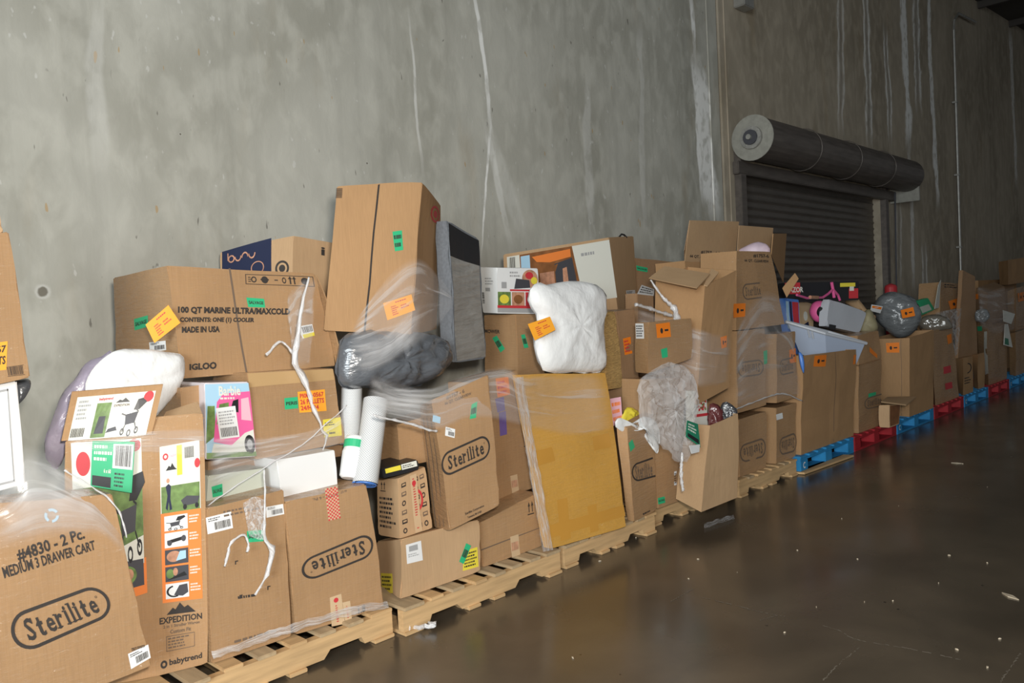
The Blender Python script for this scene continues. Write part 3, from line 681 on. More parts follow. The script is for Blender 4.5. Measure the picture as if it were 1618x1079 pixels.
# ================================================================== pallets
def wood_pallet(X0, X1, Y0, label, seed, dy=1.05, along=True, zt=.145):
    r = random.Random(seed); root = empty('wooden_pallet', ((X0 + X1) / 2, Y0 + dy / 2, 0), label, 'pallet', 'wooden pallets along the wall')
    L = X1 - X0; hb = .018; zs0, zs1 = hb, zt - hb
    for i in range(3):
        y = Y0 + i * (dy - .042) / 2; mb = MB(); y1 = y + .042
        pr = [(0, zs0), (.13, zs0), (.13, zs0 - 0), (.15, zs0 + .035), (.30, zs0 + .04), (.34, zs0)]
        prof = [(0, zs0), (.14 * L, zs0), (.155 * L, zs0 + .037), (.30 * L, zs0 + .037), (.33 * L, zs0), (.67 * L, zs0), (.70 * L, zs0 + .037), (.845 * L, zs0 + .037), (.86 * L, zs0), (L, zs0), (L, zs1), (0, zs1)]
        k = len(prof)
        vs = [Vector((X0 + a, y, b)) for a, b in prof] + [Vector((X0 + a, y1, b)) for a, b in prof]
        mb.add(vs, [tuple(range(k)), tuple(range(k, 2 * k))[::-1]] + [(j, j + k, (j + 1) % k + k, (j + 1) % k) for j in range(k)], WOOD)
        mb.build('stringer', root)
    nb = 8; x = X0
    for i in range(nb):
        w = .088 if i not in (0, nb - 1) else .13
        x = X0 + (L - .13) * i / (nb - 1) if i not in (0, nb - 1) else (X0 if i == 0 else X1 - .13)
        if i in range(1, nb - 1): x += .02
        mb = MB(); mb.box(x, x + w, Y0 - .012 + r.uniform(-.012, .012), Y0 + dy, zs1, zt, WOODG if r.random() < .6 else WOOD, .003); mb.build('deck_board', root)
    for x, w in ((X0 + .0, .12), (X0 + L * .36, .09), (X0 + L * .5 + .02, .09), (X1 - .12, .12)):
        mb = MB(); mb.box(x, x + w, Y0 - .015, Y0 + dy, 0, hb, WOOD, .003); mb.build('bottom_board', root)
    return root
def block_pallet(X0, X1, Y0, m, label, seed, dy=1.0, group='painted pallets along the wall', mark=False):
    root = empty('painted_pallet', ((X0 + X1) / 2, Y0 + dy / 2, 0), label, 'pallet', group)
    L = X1 - X0
    for i in range(3):
        for j in range(3):
            x = X0 + (L - .15) * i / 2; y = Y0 + (dy - .14) * j / 2
            mb = MB(); mb.box(x, x + .15, y, y + .14, .022, .118, m, .004)
            if mark and i == 0 and j == 0:
                S = Surf(lambda s, t, o: Vector((x + .15 * s, y - .001 - o, .022 + .096 * t)))
                ell(mb, S, .5, .5, .2, .3, WHITE, .001, inner=.6, a0=.9, a1=5.4)
            mb.build('block', root)
    for j in range(3):
        y = Y0 + (dy - .14) * j / 2
        mb = MB(); mb.box(X0, X1, y, y + .14, 0, .022, m, .003); mb.build('bottom_board', root)
    for j in range(3):
        y = Y0 + (dy - .14) * j / 2
        mb = MB(); mb.box(X0, X1, y, y + .14, .118, .138, m, .003); mb.build('stringer_board', root)
    for k in range(7):
        x = X0 + (L - .12) * k / 6
        mb = MB(); mb.box(x, x + .12, Y0 - .003, Y0 + dy, .138, .156, m, .003); mb.build('deck_board', root)
    return root
def fx(px, y): return at_y(px, 700, y).x      # position along the wall of a photo column at distance y (near the horizon's slope)
def fz(px, py): return at_z(px, py, 0).x
YP = 3.25
wood_pallet(-.15, 1.10, 3.36, 'wooden pallet in the bottom left corner, mostly hidden by the leaning drawer cart carton', 1)
wood_pallet(1.17, 2.385, 3.27, 'weathered wooden pallet with a notched front board, under the upside-down oval logo carton', 2)
wood_pallet(2.415, 3.62, 3.22, 'clean pale wooden pallet in full view, second notched pallet from the left', 3)
wood_pallet(3.68, 4.66, 3.24, 'wooden pallet under the leaning mustard board carton', 4)
wood_pallet(4.74, 5.82, 3.33, 'dark shaded wooden pallet behind the tipped open carton', 5)
wood_pallet(5.86, 6.90, 3.24, 'wooden pallet under the double stack of oval logo cartons, next to the first blue pallet', 6)
xs = [6.95, 8.2, 9.42, 10.72, 11.98, 13.2, 14.4, 15.7, 17.0]
lb = ['first blue pallet from the left, under the tall carton holding a tub', 'first red pallet, between two blue pallets and beside the torn hanging flap', 'second blue pallet, under the tall carton with a grey rubbish bag on top',
      'second red pallet, under the film-wrapped tapering carton', 'third blue pallet, under the tall leaning cardboard sheet', 'third red pallet, half hidden in shade under the wrapped pile', 'fourth blue pallet, at the right edge of the picture', 'red pallet farthest away, at the picture edge']
for i in range(7):
    block_pallet(xs[i], xs[i + 1] - .03, 3.22, PRED if i % 2 else PBLUE, lb[i], i, mark=(i % 2 == 0))
# ================================================================== bottom left corner: drawer cart pile
B = Box([(-150, 806), (176, 782), (240, 1052), (-118, 1190)], (3.30, 3.26), .20, zmin=.15); B.body(CBW)
oval_logo(B.mb, B.S('F', [(8, 975), (158, 920), (183, 968), (30, 1036)]))
text(B.mb, B.S('F', [(24, 868), (130, 833), (135, 852), (30, 890)]), '#4830 - 2 Pc.', 0, 0, 1, 1, INK)
text(B.mb, B.S('F', [(2, 896), (148, 853), (151, 868), (7, 914)]), 'MEDIUM 3 DRAWER CART', 0, 0, 1, 1, INK)
S = B.S('F', [(66, 802), (94, 800), (96, 826), (69, 829)])
for k in range(3):
    a = 2 * math.pi * k / 3 + .5
    ell(B.mb, S, .5, .5, .42, .42, LBLUE, .002, inner=.62, a0=a, a1=a + 1.5)
    poly(B.mb, S, [(.5 + .34 * math.cos(a + 2.0) + .17 * math.cos(a + .3), .5 + .34 * math.sin(a + 2.0) + .17 * math.sin(a + .3)), (.5 + .5 * math.cos(a + 1.5), .5 + .5 * math.sin(a + 1.5)), (.5 + .18 * math.cos(a + 1.5), .5 + .18 * math.sin(a + 1.5))], LBLUE)
text(B.mb, B.S('F', [(207, 1024), (228, 1018), (229, 1022), (208, 1029)]), 'STERILITE CORPORATION', 0, 0, 1, 1, INK)
B.done('big leaning drawer cart carton with a black oval logo in the bottom left corner')
B.sticker('F', [(202, 1033), (234, 1018), (238, 1039), (207, 1057)], WHITE, label='white barcode label', art=a_lab(3))
# white drawer front with raised frame
q = [(-60, 618), (27, 601), (41, 765), (-60, 790)]
mb = MB(); C4 = [at_y(p[0], p[1], 3.50) for p in q]; nn = Vector((0, -1, 0))
def WP(x, t, o): return lerp(lerp(C4[3], C4[2], x), lerp(C4[0], C4[1], x), t) + nn * o
mb.hexfn(lambda u, v, w: WP(u, v, -w * .28), WHITE, 2, .006)
SW = Surf(WP)
for (a, b, c, d) in ((.03, .06, .045, .94), (.80, .06, .82, .94), (.03, .92, .82, .94), (.03, .05, .82, .07)): rect(mb, SW, a, b, c, d, GREY, .002, 1)
tag(mb.build('drawer_unit'), 'white panelled drawer unit standing on the bottom left carton', 'cabinet')
B = Box([(-90, 385), (15, 366), (48, 596), (-90, 626)], 3.46, .4); B.body(CBW)
S = B.S('F', [(9, 580), (37, 576), (39, 592), (12, 595)]); bars(B.mb, S, .05, .1, .95, .95, INK, .002, 15, 9); rect(B.mb, S, 0, 0, 1, .05, INK, .002, 1); rect(B.mb, S, 0, .97, 1, 1, INK, .002, 1)
B.done('carton with a printed barcode on top of the white drawer unit at the left edge')
B.sticker('F', [(-40, 546), (12, 539), (10, 584), (-42, 590)], ORL, label='orange pallet sign', art=lambda mb, S: (text(mb, S, '0567', .4, .62, .96, .88, INK, .001), text(mb, S, 'PALLETS', .15, .2, .96, .5, INK, .001)))
B = Box([(-90, 300), (0, 322), (6, 368), (-90, 388)], 3.5, .3); B.body(CBL); B.done('topmost carton of the left edge pile, only its corner in view')
blob('cloth_bundle', 'small dark grey cloth bundle squeezed behind the white drawer unit', 'cloth', [(20, 603), (44, 598), (46, 612), (36, 630), (26, 640), (20, 640)], 3.75, .05, GBAG, n=26, rings=6)

# ================================================================== first notched pallet: stroller, cooler, plain cartons
B = Box([(101, 697), (240, 684), (240, 1076), (112, 1112)], (3.58, 3.44), RB=[(322, 652), (330, 1056)], yb=3.38, bulge=0); B.body(CBW)
mbx = B.mb
def stroller(mb, S, off=.003):
    poly(mb, S, [(.22, .52), (.72, .58), (.66, .30), (.28, .26)], DGREY, off); poly(mb, S, [(.5, .62), (.60, .88), (.92, .92), (.98, .80), (.72, .62)], BLK, off)
    line(mb, S, (.05, .55), (.25, .5), .04, BLK, off); line(mb, S, (.3, .28), (.22, .1), .035, BLK, off); line(mb, S, (.66, .3), (.78, .12), .035, BLK, off); line(mb, S, (.72, .58), (.62, .62), .03, BLK, off)
    for c in ((.22, .1), (.78, .12), (.5, .06)): ell(mb, S, c[0], c[1], .08, .09, BLK, off, inner=.55, n=14)
S = B.S('F', [(112, 700), (223, 692), (228, 893), (120, 915)])
rect(mbx, S, 0, 0, 1, 1, OFFW, .0012, 4); rect(mbx, S, .02, .02, 1, .66, FOL, .002, 4); poly(mbx, S, [(.3, .02), (1, .02), (1, .24), (.3, .1)], OFFW, .0026)
ell(mbx, S, .16, .84, .10, .09, RED, .0024); ell(mbx, S, .90, .95, .09, .05, RED, .0024)
SS = Surf(lambda x, t, o: S.P(lerp(.55, 1.05, x), lerp(.06, .80, t), o)); stroller(mbx, SS, .0032)
S = B.S('F', [(168, 892), (231, 880), (233, 936), (172, 956)], True); rect(mbx, S, 0, 0, 1, 1, ORPR, .002, 3); rect(mbx, S, .12, .25, .93, .98, DGREY, .003, 2); ell(mbx, S, .5, .6, .25, .25, FOL, .0035); ell(mbx, S, .55, .62, .12, .16, SKIN, .004); scrib(mbx, S, .15, .08, .8, .2, 1, OFFW, .003)
S = B.S('R', [(252, 706), (315, 695), (320, 945), (257, 953)])
rect(mbx, S, 0, 0, 1, 1, ORPR, .0012, 4); rect(mbx, S, 0, .57, 1, 1, OFFW, .002, 3); rect(mbx, S, .02, .57, .98, .78, FOL, .0026, 3); rect(mbx, S, .02, .74, .98, .80, OFFW, .003, 2)
ell(mbx, S, .14, .93, .07, .022, RED, .003, inner=.5); text(mbx, S, 'babytrend', .25, .915, .55, .945, LPINK, .003); rect(mbx, S, .42, .80, .55, .99, YLW, .0034, 2); ell(mbx, S, .93, .86, .07, .03, RED, .0034)
poly(mbx, S, [(.14, .84), (.22, .87), (.26, .86), (.30, .885), (.36, .855), (.42, .84)], BLK, .003); bars(mbx, S, .62, .90, .85, .97, INK, .0034, 10, 2)
poly(mbx, S, [(.12, .60), (.17, .68), (.13, .74), (.2, .755), (.26, .74), (.24, .66), (.28, .59), (.22, .585), (.2, .64), (.17, .585)], NAVY, .0034); ell(mbx, S, .19, .775, .04, .015, SKIN, .0036)
SS = Surf(lambda x, t, o: S.P(lerp(.5, 1.0, x), lerp(.575, .70, t), o)); poly(mbx, SS, [(.0, .5), (.3, .7), (.95, .6), (.85, .25), (.15, .2)], DGREY, .0034); [ell(mbx, SS, c, .15, .1, .14, BLK, .0037, n=12) for c in (.2, .8)]
for k in range(5):
    t0 = .455 - k * .108; rect(mbx, S, .08, t0, .66, t0 + .095, WHITE if k in (0, 1, 4) else DGREY, .0026, 2)
    scrib(mbx, S, .70, t0 + .03, .97, t0 + .085, 3, OFFW, .0028, k)
    if k == 0: SS = Surf(lambda x, t, o, t0=t0: S.P(lerp(.1, .62, x), lerp(t0, t0 + .095, t), o)); stroller(mbx, SS, .0034)
    elif k == 1: line(mbx, S, (.14, t0 + .035), (.6, t0 + .055), .022, BLK, .0034); ell(mbx, S, .55, t0 + .05, .06, .02, DGREY, .0036); ell(mbx, S, .2, t0 + .03, .06, .018, DGREY, .0036)
    elif k == 2: ell(mbx, S, .3, t0 + .05, .18, .035, SKIN, .0034); poly(mbx, S, [(.35, t0 + .02), (.6, t0 + .03), (.6, t0 + .08), (.45, t0 + .08)], LBLUE, .0036)
    elif k == 3: ell(mbx, S, .2, t0 + .05, .1, .03, FOL, .0034); ell(mbx, S, .33, t0 + .06, .06, .025, SKIN, .0036); poly(mbx, S, [(.1, t0 + .01), (.62, t0 + .03), (.55, t0 + .055)], BLK, .0036)
    else: poly(mbx, S, [(.28, t0 + .02), (.5, t0 + .01), (.64, t0 + .03), (.62, t0 + .085), (.42, t0 + .08)], DGREY, .0034); ell(mbx, S, .3, t0 + .045, .2, .038, BLK, .0036, inner=.75, a0=1.8, a1=5.2)
S = B.S('R', [(250, 955), (320, 948), (322, 1045), (252, 1062)])
poly(mbx, S, [(.18, .83), (.32, .93), (.38, .90), (.48, 1.0), (.58, .92), (.66, .95), (.84, .83)], INK); text(mbx, S, 'EXPEDITION', .02, .70, .98, .80, INK); text(mbx, S, '2 in 1 Stroller Wagon', .1, .62, .92, .68, GINK); text(mbx, S, 'Custom Fit', .25, .54, .72, .60, GINK)
for a, b, c, d in ((.16, .28, .80, .29), (.16, .5, .80, .51), (.16, .28, .175, .51), (.79, .28, .80, .51)): rect(mbx, S, a, b, c, d, GINK, .002, 1)
scrib(mbx, S, .2, .31, .76, .49, 4, GINK, .002, 5); ell(mbx, S, .1, .10, .075, .06, INK, .002, inner=.45); text(mbx, S, 'babytrend', .22, .04, .96, .16, INK)
B.done('tall stroller carton with product pictures beside the leaning drawer cart carton')
B.flap([(114, 619), (258, 607), (240, 686), (97, 697)], (3.525, 3.465, 3.432, 3.572), CB, 'upper flap with stroller pictures on white', th=.008, name='flap',
       art=lambda mb, S: (rect(mb, S, .07, .0, .93, .88, OFFW, .0012, 4), rect(mb, S, .30, .02, .46, .72, FOL, .002, 3), ell(mb, S, .86, .78, .055, .11, RED, .003), bars(mb, S, .08, .06, .22, .24, INK, .002, 12, 4), scrib(mb, S, .1, .4, .24, .82, 5, GREY, .002, 3), text(mb, S, 'babytrend', .31, .76, .46, .83, RED, .0025),
            poly(mb, S, [(.50, .70), (.54, .76), (.57, .74), (.60, .79), (.66, .70)], BLK, .002), text(mb, S, 'EXPEDITION', .49, .62, .66, .67, GINK, .002), stroller(mb, Surf(lambda x, t, o: S.P(lerp(.58, .86, x), lerp(.02, .84, t), o))), poly(mb, S, [(.46, .1), (.58, .14), (.56, .22), (.48, .18)], DGREY, .002),
            poly(mb, S, [(.33, .1), (.43, .1), (.42, .45), (.35, .45)], DGREY, .003)))
B.flap([(262, 650), (312, 634), (322, 660), (242, 690)], (3.56, 3.52, 3.39, 3.44), CBL, 'upright side flap', th=.006)
def a_greenpack(mb, S):
    scrib(mb, S, .05, .55, .5, .95, 3, OFFW, .001, 3); rect(mb, S, .5, .45, .98, .95, WHITE, .0012, 2); bars(mb, S, .56, .5, .94, .92, INK, .002, 16, 5); rect(mb, S, .03, .03, .48, .25, BLK, .0012, 2); text(mb, S, '6 x 60', .3, .33, .47, .42, OFFW, .002); rect(mb, S, .52, .03, .96, .4, GRN, .0014, 2); scrib(mb, S, .56, .06, .9, .38, 4, BLK, .002, 8)
paper(None, [(146, 697), (213, 698), (208, 779), (143, 768)], (3.51, 3.44, 3.44, 3.51), GRN, name='flat_package', art=a_greenpack, th=.01)
tag(bpy.data.objects['flat_package'], 'flat green and white package wrapped against the front of the stroller carton', 'package')
B = Box([(327, 803), (448, 775), (461, 1005), (335, 1055)], (3.36, 3.34), .5); B.body(CBW)
S = B.S('F', [(388, 790), (410, 784), (412, 796), (390, 803)])
scrib(B.mb, B.S('F', [(352, 806), (412, 794), (414, 804), (354, 818)]), 0, 0, 1, 1, 2, GINK, .002, 4); scrib(B.mb, B.S('F', [(375, 940), (415, 934), (416, 942), (376, 948)]), 0, 0, 1, 1, 1, INK, .002, 4)
for p in ((371, 886), (378, 940), (422, 926)):
    S = B.S('F', [(p[0], p[1]), (p[0] + 5, p[1] - 1), (p[0] + 5, p[1] + 5), (p[0], p[1] + 6)]); rect(B.mb, S, 0, .7, 1, 1, INK, .002, 1); rect(B.mb, S, 0, 0, .35, 1, INK, .002, 1)
scrib(B.mb, B.S('F', [(370, 1010), (442, 990), (442, 997), (370, 1018)]), 0, 0, 1, 1, 1, GINK, .002, 6)
B.done('plain tall carton with two white labels, standing right of the stroller carton')
B.sticker('F', [(325, 818), (365, 808), (368, 834), (328, 844)], WHITE, label='white barcode label', art=a_lab(7)); B.sticker('F', [(420, 801), (447, 796), (449, 812), (421, 818)], WHITE, label='small white label', art=a_lab(8))
B.sticker('F', [(390, 839), (416, 837), (416, 855), (390, 857)], GRN, label='pale green sticker', art=a_salv)
B = Box([(450, 795), (578, 765), (608, 959), (468, 1003)], (3.33, 3.30), .5); B.body(CBW, bev=.008)
oval_logo(B.mb, B.S('F', [(592, 876), (481, 921), (472, 887), (586, 839)]))
text(B.mb, B.S('F', [(534, 783), (494, 792), (493, 787), (533, 778)]), '#1757 - 6 Pc.', 0, 0, 1, 1, GINK); text(B.mb, B.S('F', [(548, 777), (538, 780), (537, 776), (547, 773)]), '66 QT', 0, 0, 1, 1, GINK)
text(B.mb, B.S('F', [(565, 958), (577, 954), (577, 966), (566, 970)]), '1.8', 0, 0, 1, 1, INK)
B.done('carton with a large upside-down oval logo at the right end of the first notched pallet')
def a_mesh(mb, S):
    for i in range(7):
        for j in range(18):
            if (i + j) % 2 == 0: rect(mb, S, i / 7, j / 18, (i + .95) / 7, (j + .95) / 18, RED, .001, 1)
B.sticker('F', [(513, 772), (533, 768), (538, 818), (519, 823)], BTAPE, 'tape', 'red checked tape', a_mesh); B.sticker('F', [(521, 944), (539, 938), (545, 985), (524, 990)], BTAPE, 'tape', 'pale tape with red print', lambda mb, S: (ell(mb, S, .5, .85, .2, .08, RED, .001), scrib(mb, S, .4, .1, .6, .7, 8, RED, .001)))
B.sticker('F', [(541, 952), (553, 949), (556, 978), (545, 981)], BTAPE, 'tape', 'torn pale tape with red print', lambda mb, S: scrib(mb, S, .4, .1, .6, .8, 8, RED, .001))
# upper tiers
B = Box([(286, 612), (323, 607), (330, 724), (290, 726)], 3.60, .30); B.body(CBW); B.done('carton wedged in the gap left of the pink toy carton')
B = Box([(323, 605), (393, 603), (405, 721), (325, 726)], 3.54, .35, bulge=0); B.body(pm('toy_carton', (.72, .66, .68), .4, coat=.4))
S = B.S('F', [(323, 606), (393, 604), (405, 720), (326, 725)]); mbx = B.mb
rect(mbx, S, .01, .0, .99, .99, LBLUE, .001, 4); poly(mbx, S, [(.0, .2), (.2, .3), (.2, .7), (.05, .7)], FOL, .0015); poly(mbx, S, [(.15, .22), (.25, .75), (.4, .86), (1, .88), (1, .1), (.5, .16)], PINK, .002); poly(mbx, S, [(.22, .45), (.3, .72), (.5, .74), (.5, .5)], FOL, .003)
poly(mbx, S, [(.52, .62), (.6, .76), (.72, .78), (.7, .60)], BLK, .003); poly(mbx, S, [(.75, .5), (.78, .78), (.95, .8), (.97, .48)], LPINK, .003); poly(mbx, S, [(.1, .08), (.15, .2), (.5, .16), (.8, .32), (.99, .36), (.99, .05)], OFFW, .0032); ell(mbx, S, .88, .16, .11, .13, BLK, .004); ell(mbx, S, .88, .16, .06, .07, GREY, .0044)
poly(mbx, S, [(0, 0), (1, 0), (1, .06), (0, .08)], FOL, .004); text(mbx, S, 'Barbie', .3, .83, .78, .96, OFFW, .004, .03); scrib(mbx, S, .32, .77, .8, .82, 1, OFFW, .004)
B.done('pink and white toy carton under film above the plain tall carton')
B.sticker('F', [(340, 645), (371, 641), (378, 690), (347, 694)], WHITE, label='white barcode label', art=lambda mb, S: (bars(mb, S, .1, .06, .92, .35, INK, .001, 18, 2), scrib(mb, S, .1, .42, .9, .9, 5, GREY, .001, 2)), off=.0045)
B = Box([(390, 588), (527, 582), (547, 699), (404, 726)], 3.56, .36); B.body(CBW)
B.done('carton with an orange pallet sign and a yellow sticker, under the cooler carton')
B.sticker('F', [(391, 590), (526, 583), (528, 600), (394, 612)], TAPE, 'tape', 'shiny sealing tape'); B.sticker('F', [(470, 619), (513, 615), (516, 649), (473, 652)], ORL, label='orange pallet sign', art=a_pal)
B.sticker('F', [(449, 629), (470, 627), (471, 645), (450, 647)], GRN, label='green sticker', art=lambda mb, S: text(mb, S, 'PERIS', .1, .35, .95, .65, INK, .001)); B.sticker('F', [(510, 663), (538, 659), (540, 688), (512, 691)], YLW, label='yellow sticker', art=lambda mb, S: (scrib(mb, S, .1, .6, .75, .85, 2, INK, .001), scrib(mb, S, .3, .1, .8, .3, 1, INK, .001)))
mb = MB(); q = [(437, 727), (529, 711), (534, 766), (446, 792)]
C5 = [at_y(p[0], p[1], 3.44) for p in q]
def WP5(u, v, w): return lerp(lerp(C5[3], C5[2], u), lerp(C5[0], C5[1], u), v) + Vector((0, w * .3, 0))
mb.hexfn(WP5, WHITE, 2, .004); o = mb.build('white_carton'); tag(o, 'plain white carton standing on top of the upside-down oval logo carton', 'box')
B = Box([(328, 752), (419, 739), (417, 784), (326, 806)], 3.50, .3); B.body(pm('cream_carton', (.52, .54, .45), .5, coat=.4)); B.done('cream carton with a green sticker lying on the plain tall carton under film'); B.sticker('F', [(334, 769), (351, 764), (352, 782), (336, 786)], GRN, label='green sticker', art=a_salv)
B = Box([(330, 727), (545, 700), (545, 720), (330, 752)], 3.66, .4); B.body(CBD); B.done('dark filler carton painting in the shade of the gap above the white carton')  # dark box added to fill the gap with painted shade
# cooler carton
B = Box([(263, 419), (498, 432), (531, 578), (289, 598)], (3.70, 3.70), LB=[(178, 440), (184, 592)], yb=4.29); B.body(CBW, 4, .006); mbx = B.mb
text(mbx, B.S('F', [(281, 484), (458, 487), (458, 499), (281, 496)]), '100 QT MARINE ULTRA/MAXCOLD', 0, 0, 1, 1, INK, bold=.05); text(mbx, B.S('F', [(284, 501), (402, 502), (401, 511), (284, 511)]), 'CONTENTS: ONE (1) COOLER', 0, 0, 1, 1, INK, bold=.05)
text(mbx, B.S('F', [(287, 516), (347, 515), (347, 525), (287, 526)]), 'MADE IN USA', 0, 0, 1, 1, INK, bold=.05); text(mbx, B.S('F', [(299, 575), (342, 571), (342, 583), (299, 585)]), 'IGLOO', 0, 0, 1, 1, INK, bold=.05)
S = B.S('F', [(387, 433), (494, 437), (497, 453), (388, 449)])
for a, b, c, d in ((0, .94, 1, 1), (0, 0, 1, .06), (0, 0, .01, 1), (.99, 0, 1, 1)): rect(mbx, S, a, b, c, d, INK, .002, 2)
ell(mbx, S, .12, .5, .04, .3, INK, .002, inner=.6); ell(mbx, S, .28, .5, .05, .35, INK); rect(mbx, S, .22, .45, .34, .6, INK); rect(mbx, S, .42, .45, .47, .55, INK, .002, 1); ell(mbx, S, .56, .5, .03, .3, INK, .002, inner=.6)
for x in (.64, .70): rect(mbx, S, x, .15, x + .02, .75, INK, .002, 1); poly(mbx, S, [(x - .02, .65), (x + .04, .65), (x + .01, .92)], INK)
ell(mbx, S, .87, .5, .06, .35, INK); scrib(mbx, S, .04, .2, .09, .8, 3, INK, .002)
S = B.S('F', [(361, 424), (364, 424), (391, 589), (388, 589)]); rect(mbx, S, 0, 0, 1, 1, GINK, .0015, 4)
B.done('large open cooler carton with black capitals on top of the first notched pallet')
B.sticker('F', [(389, 470), (417, 472), (419, 486), (392, 485)], GRN, label='green salvage sticker', art=a_salv); B.sticker('F', [(470, 516), (493, 512), (497, 530), (478, 535)], WHITE, label='white and yellow barcode label', art=lambda mb, S: (bars(mb, S, .2, .4, .95, .9, INK, .001, 9, 4), rect(mb, S, .1, 0, 1, .3, YLW, .001, 1)))
B.sticker('L', [(212, 504), (234, 498), (234, 516), (213, 522)], GRN, label='green salvage sticker', art=a_salv); B.sticker('L', [(236, 541), (262, 538), (263, 553), (237, 556)], WHITE, label='white barcode label', art=a_lab(5))
paper(B.o, [(230, 513), (266, 482), (285, 510), (244, 542)], (3.70, 3.66, 3.66, 3.70), ORL, 'tilted light orange pallet tag', art=a_org)
B.flap([(499, 434), (514, 470), (540, 568), (531, 579)], (3.70, 3.64, 3.64, 3.70), CBW, 'open end flap', th=.006)
blob('pillow_bag', 'plump white pillow in a clear bag, resting behind the stroller carton flap', 'pillow', [(146, 585), (178, 556), (215, 551), (262, 556), (289, 562), (291, 590), (282, 615), (262, 640), (240, 660), (190, 662), (150, 650), (136, 620)], 3.655, .055, WBAG, .01, 9, crease=.008)
blob('quilt_package', 'lilac and white bedding package in film, behind the left edge of the stroller carton flap', 'package', [(118, 600), (138, 572), (162, 562), (178, 553), (165, 590), (140, 620), (118, 660), (100, 700), (92, 740), (78, 730), (70, 705), (88, 650), (100, 620)], 3.76, .05, LILAC, .015, 12, crease=.015)
B = Box([(463, 372), (540, 386), (540, 470), (463, 470)], (4.10, 4.12), LB=[(348, 398), (348, 490)], yb=4.50); B.body(CBL)
S = B.S('L', [(351, 398), (429, 376), (429, 432), (351, 442)]); rect(B.mb, S, 0, 0, 1, 1, NAVY, .0015, 3)
def nuna(mb, S, m, off):
    def arc(c, w, up=False):
        ell(mb, S, c, .62 if up else .70, w, .17, m, off, inner=.72, n=14, a0=(0 if up else math.pi), a1=(math.pi if up else 2 * math.pi))
    # the printed word stands upside down: rounded n, u, n, a strokes
    arc(.34, .07); arc(.48, .07, True); arc(.62, .07); ell(mb, S, .20, .66, .07, .13, m, off, inner=.66, n=18); line(mb, S, (.13, .62), (.13, .88), .022, m, off)
nuna(B.mb, S, SKIN, .003); ell(B.mb, S, .73, .22, .13, .2, SKIN, .003, inner=.86)
S = B.S('L', [(433, 412), (459, 410), (459, 436), (433, 438)]); ell(B.mb, S, .5, .5, .42, .48, INK, .002, inner=.72); ell(B.mb, S, .5, .5, .19, .22, INK, .002)
text(B.mb, B.S('F', [(507, 390), (513, 391), (513, 404), (507, 403)]), 'i', 0, 0, 1, 1, INK)
B.done('carton with a navy panel and upside-down pale word, behind the cooler carton')

# ================================================================== second notched pallet
B = Box([(634, 852), (758, 820), (760, 902), (632, 947)], (3.30, 3.29), LB=[(596, 856), (600, 930)], yb=3.62); B.body(CBL, 3, .008)
B.done('wide low carton with white and yellow stickers, left on the clean pale pallet')
B.sticker('F', [(641, 861), (665, 854), (668, 885), (643, 891)], WHITE, label='white shipping label', art=lambda mb, S: (rect(mb, S, .18, .6, .75, .88, GREY, .001, 2), scrib(mb, S, .1, .3, .9, .5, 2, GREY, .001)))
B.sticker('F', [(732, 871), (754, 864), (756, 895), (731, 902)], YLW, label='yellow sticker', art=a_scr(5)); B.sticker('F', [(736, 858), (744, 862), (732, 891), (725, 887)], GRN, label='slanted green sticker', art=a_scr(1), off=.003)
B.sticker('L', [(602, 905), (620, 906), (621, 937), (604, 935)], YLW, label='yellow sticker', art=a_scr(4))
B = Box([(756, 826), (850, 778), (857, 866), (764, 897)], (3.34, 3.34), .5); B.body(CBW)
def arrows(mb, S):
    for x in (.12, .58):
        rect(mb, S, x + .1, .22, x + .2, .8, INK, .002, 1); poly(mb, S, [(x, .66), (x + .3, .66), (x + .15, 1)], INK, .002)
    rect(mb, S, .05, .04, .95, .12, INK, .002, 1)
arrows(B.mb, B.S('F', [(832, 794), (843, 790), (844, 812), (833, 815)])); S = B.S('F', [(760, 868), (856, 832), (856, 833), (760, 870)]); rect(B.mb, S, 0, 0, 1, 1, GINK, .001, 3)
B.done('lower carton with two printed arrows on the right half of the clean pale pallet')
B.sticker('F', [(806, 848), (819, 844), (822, 876), (809, 881)], BTAPE, 'tape', 'pale tape strip', a_scr(1, SKIN))
B = Box([(748, 605), (818, 585), (846, 770), (768, 795)], (3.50, 3.50), .24); B.body(CBW)
arrows(B.mb, B.S('F', [(826, 690), (837, 687), (838, 704), (827, 707)])); B.done('upper carton with an orange-red sign, stacked on the two-arrow carton')
B.sticker('F', [(783, 598), (803, 595), (806, 623), (786, 628)], ORG, label='orange red pallet sign', art=lambda mb, S: scrib(mb, S, .08, .1, .95, .9, 3, RED, .001)); B.sticker('F', [(806, 752), (817, 749), (820, 776), (809, 779)], BTAPE, 'tape', 'pale tape strip', a_scr(1, SKIN))
B.sticker('F', [(788, 652), (799, 649), (801, 686), (790, 689)], pm('violet_tape', (.16, .11, .33), .3), 'tape', 'violet tape strip'); B.sticker('F', [(782, 630), (796, 627), (798, 648), (786, 652)], pm('violet_tape', (.16, .11, .33), .3), 'tape', 'violet tape strip')
B = Box([(683, 632), (772, 592), (790, 798), (711, 838)], (3.20, 3.16), LB=[(664, 640), (686, 833)], yb=3.44); B.body(CBW, 4, .008)
oval_logo(B.mb, B.S('F', [(695, 718), (771, 684), (776, 720), (699, 756)])); text(B.mb, B.S('F', [(734, 810), (764, 797), (765, 801), (735, 815)]), 'Sterilite Corporation', 0, 0, 1, 1, INK); text(B.mb, B.S('F', [(738, 816), (760, 806), (761, 810), (739, 820)]), 'Townsend, MA 01469', 0, 0, 1, 1, INK)
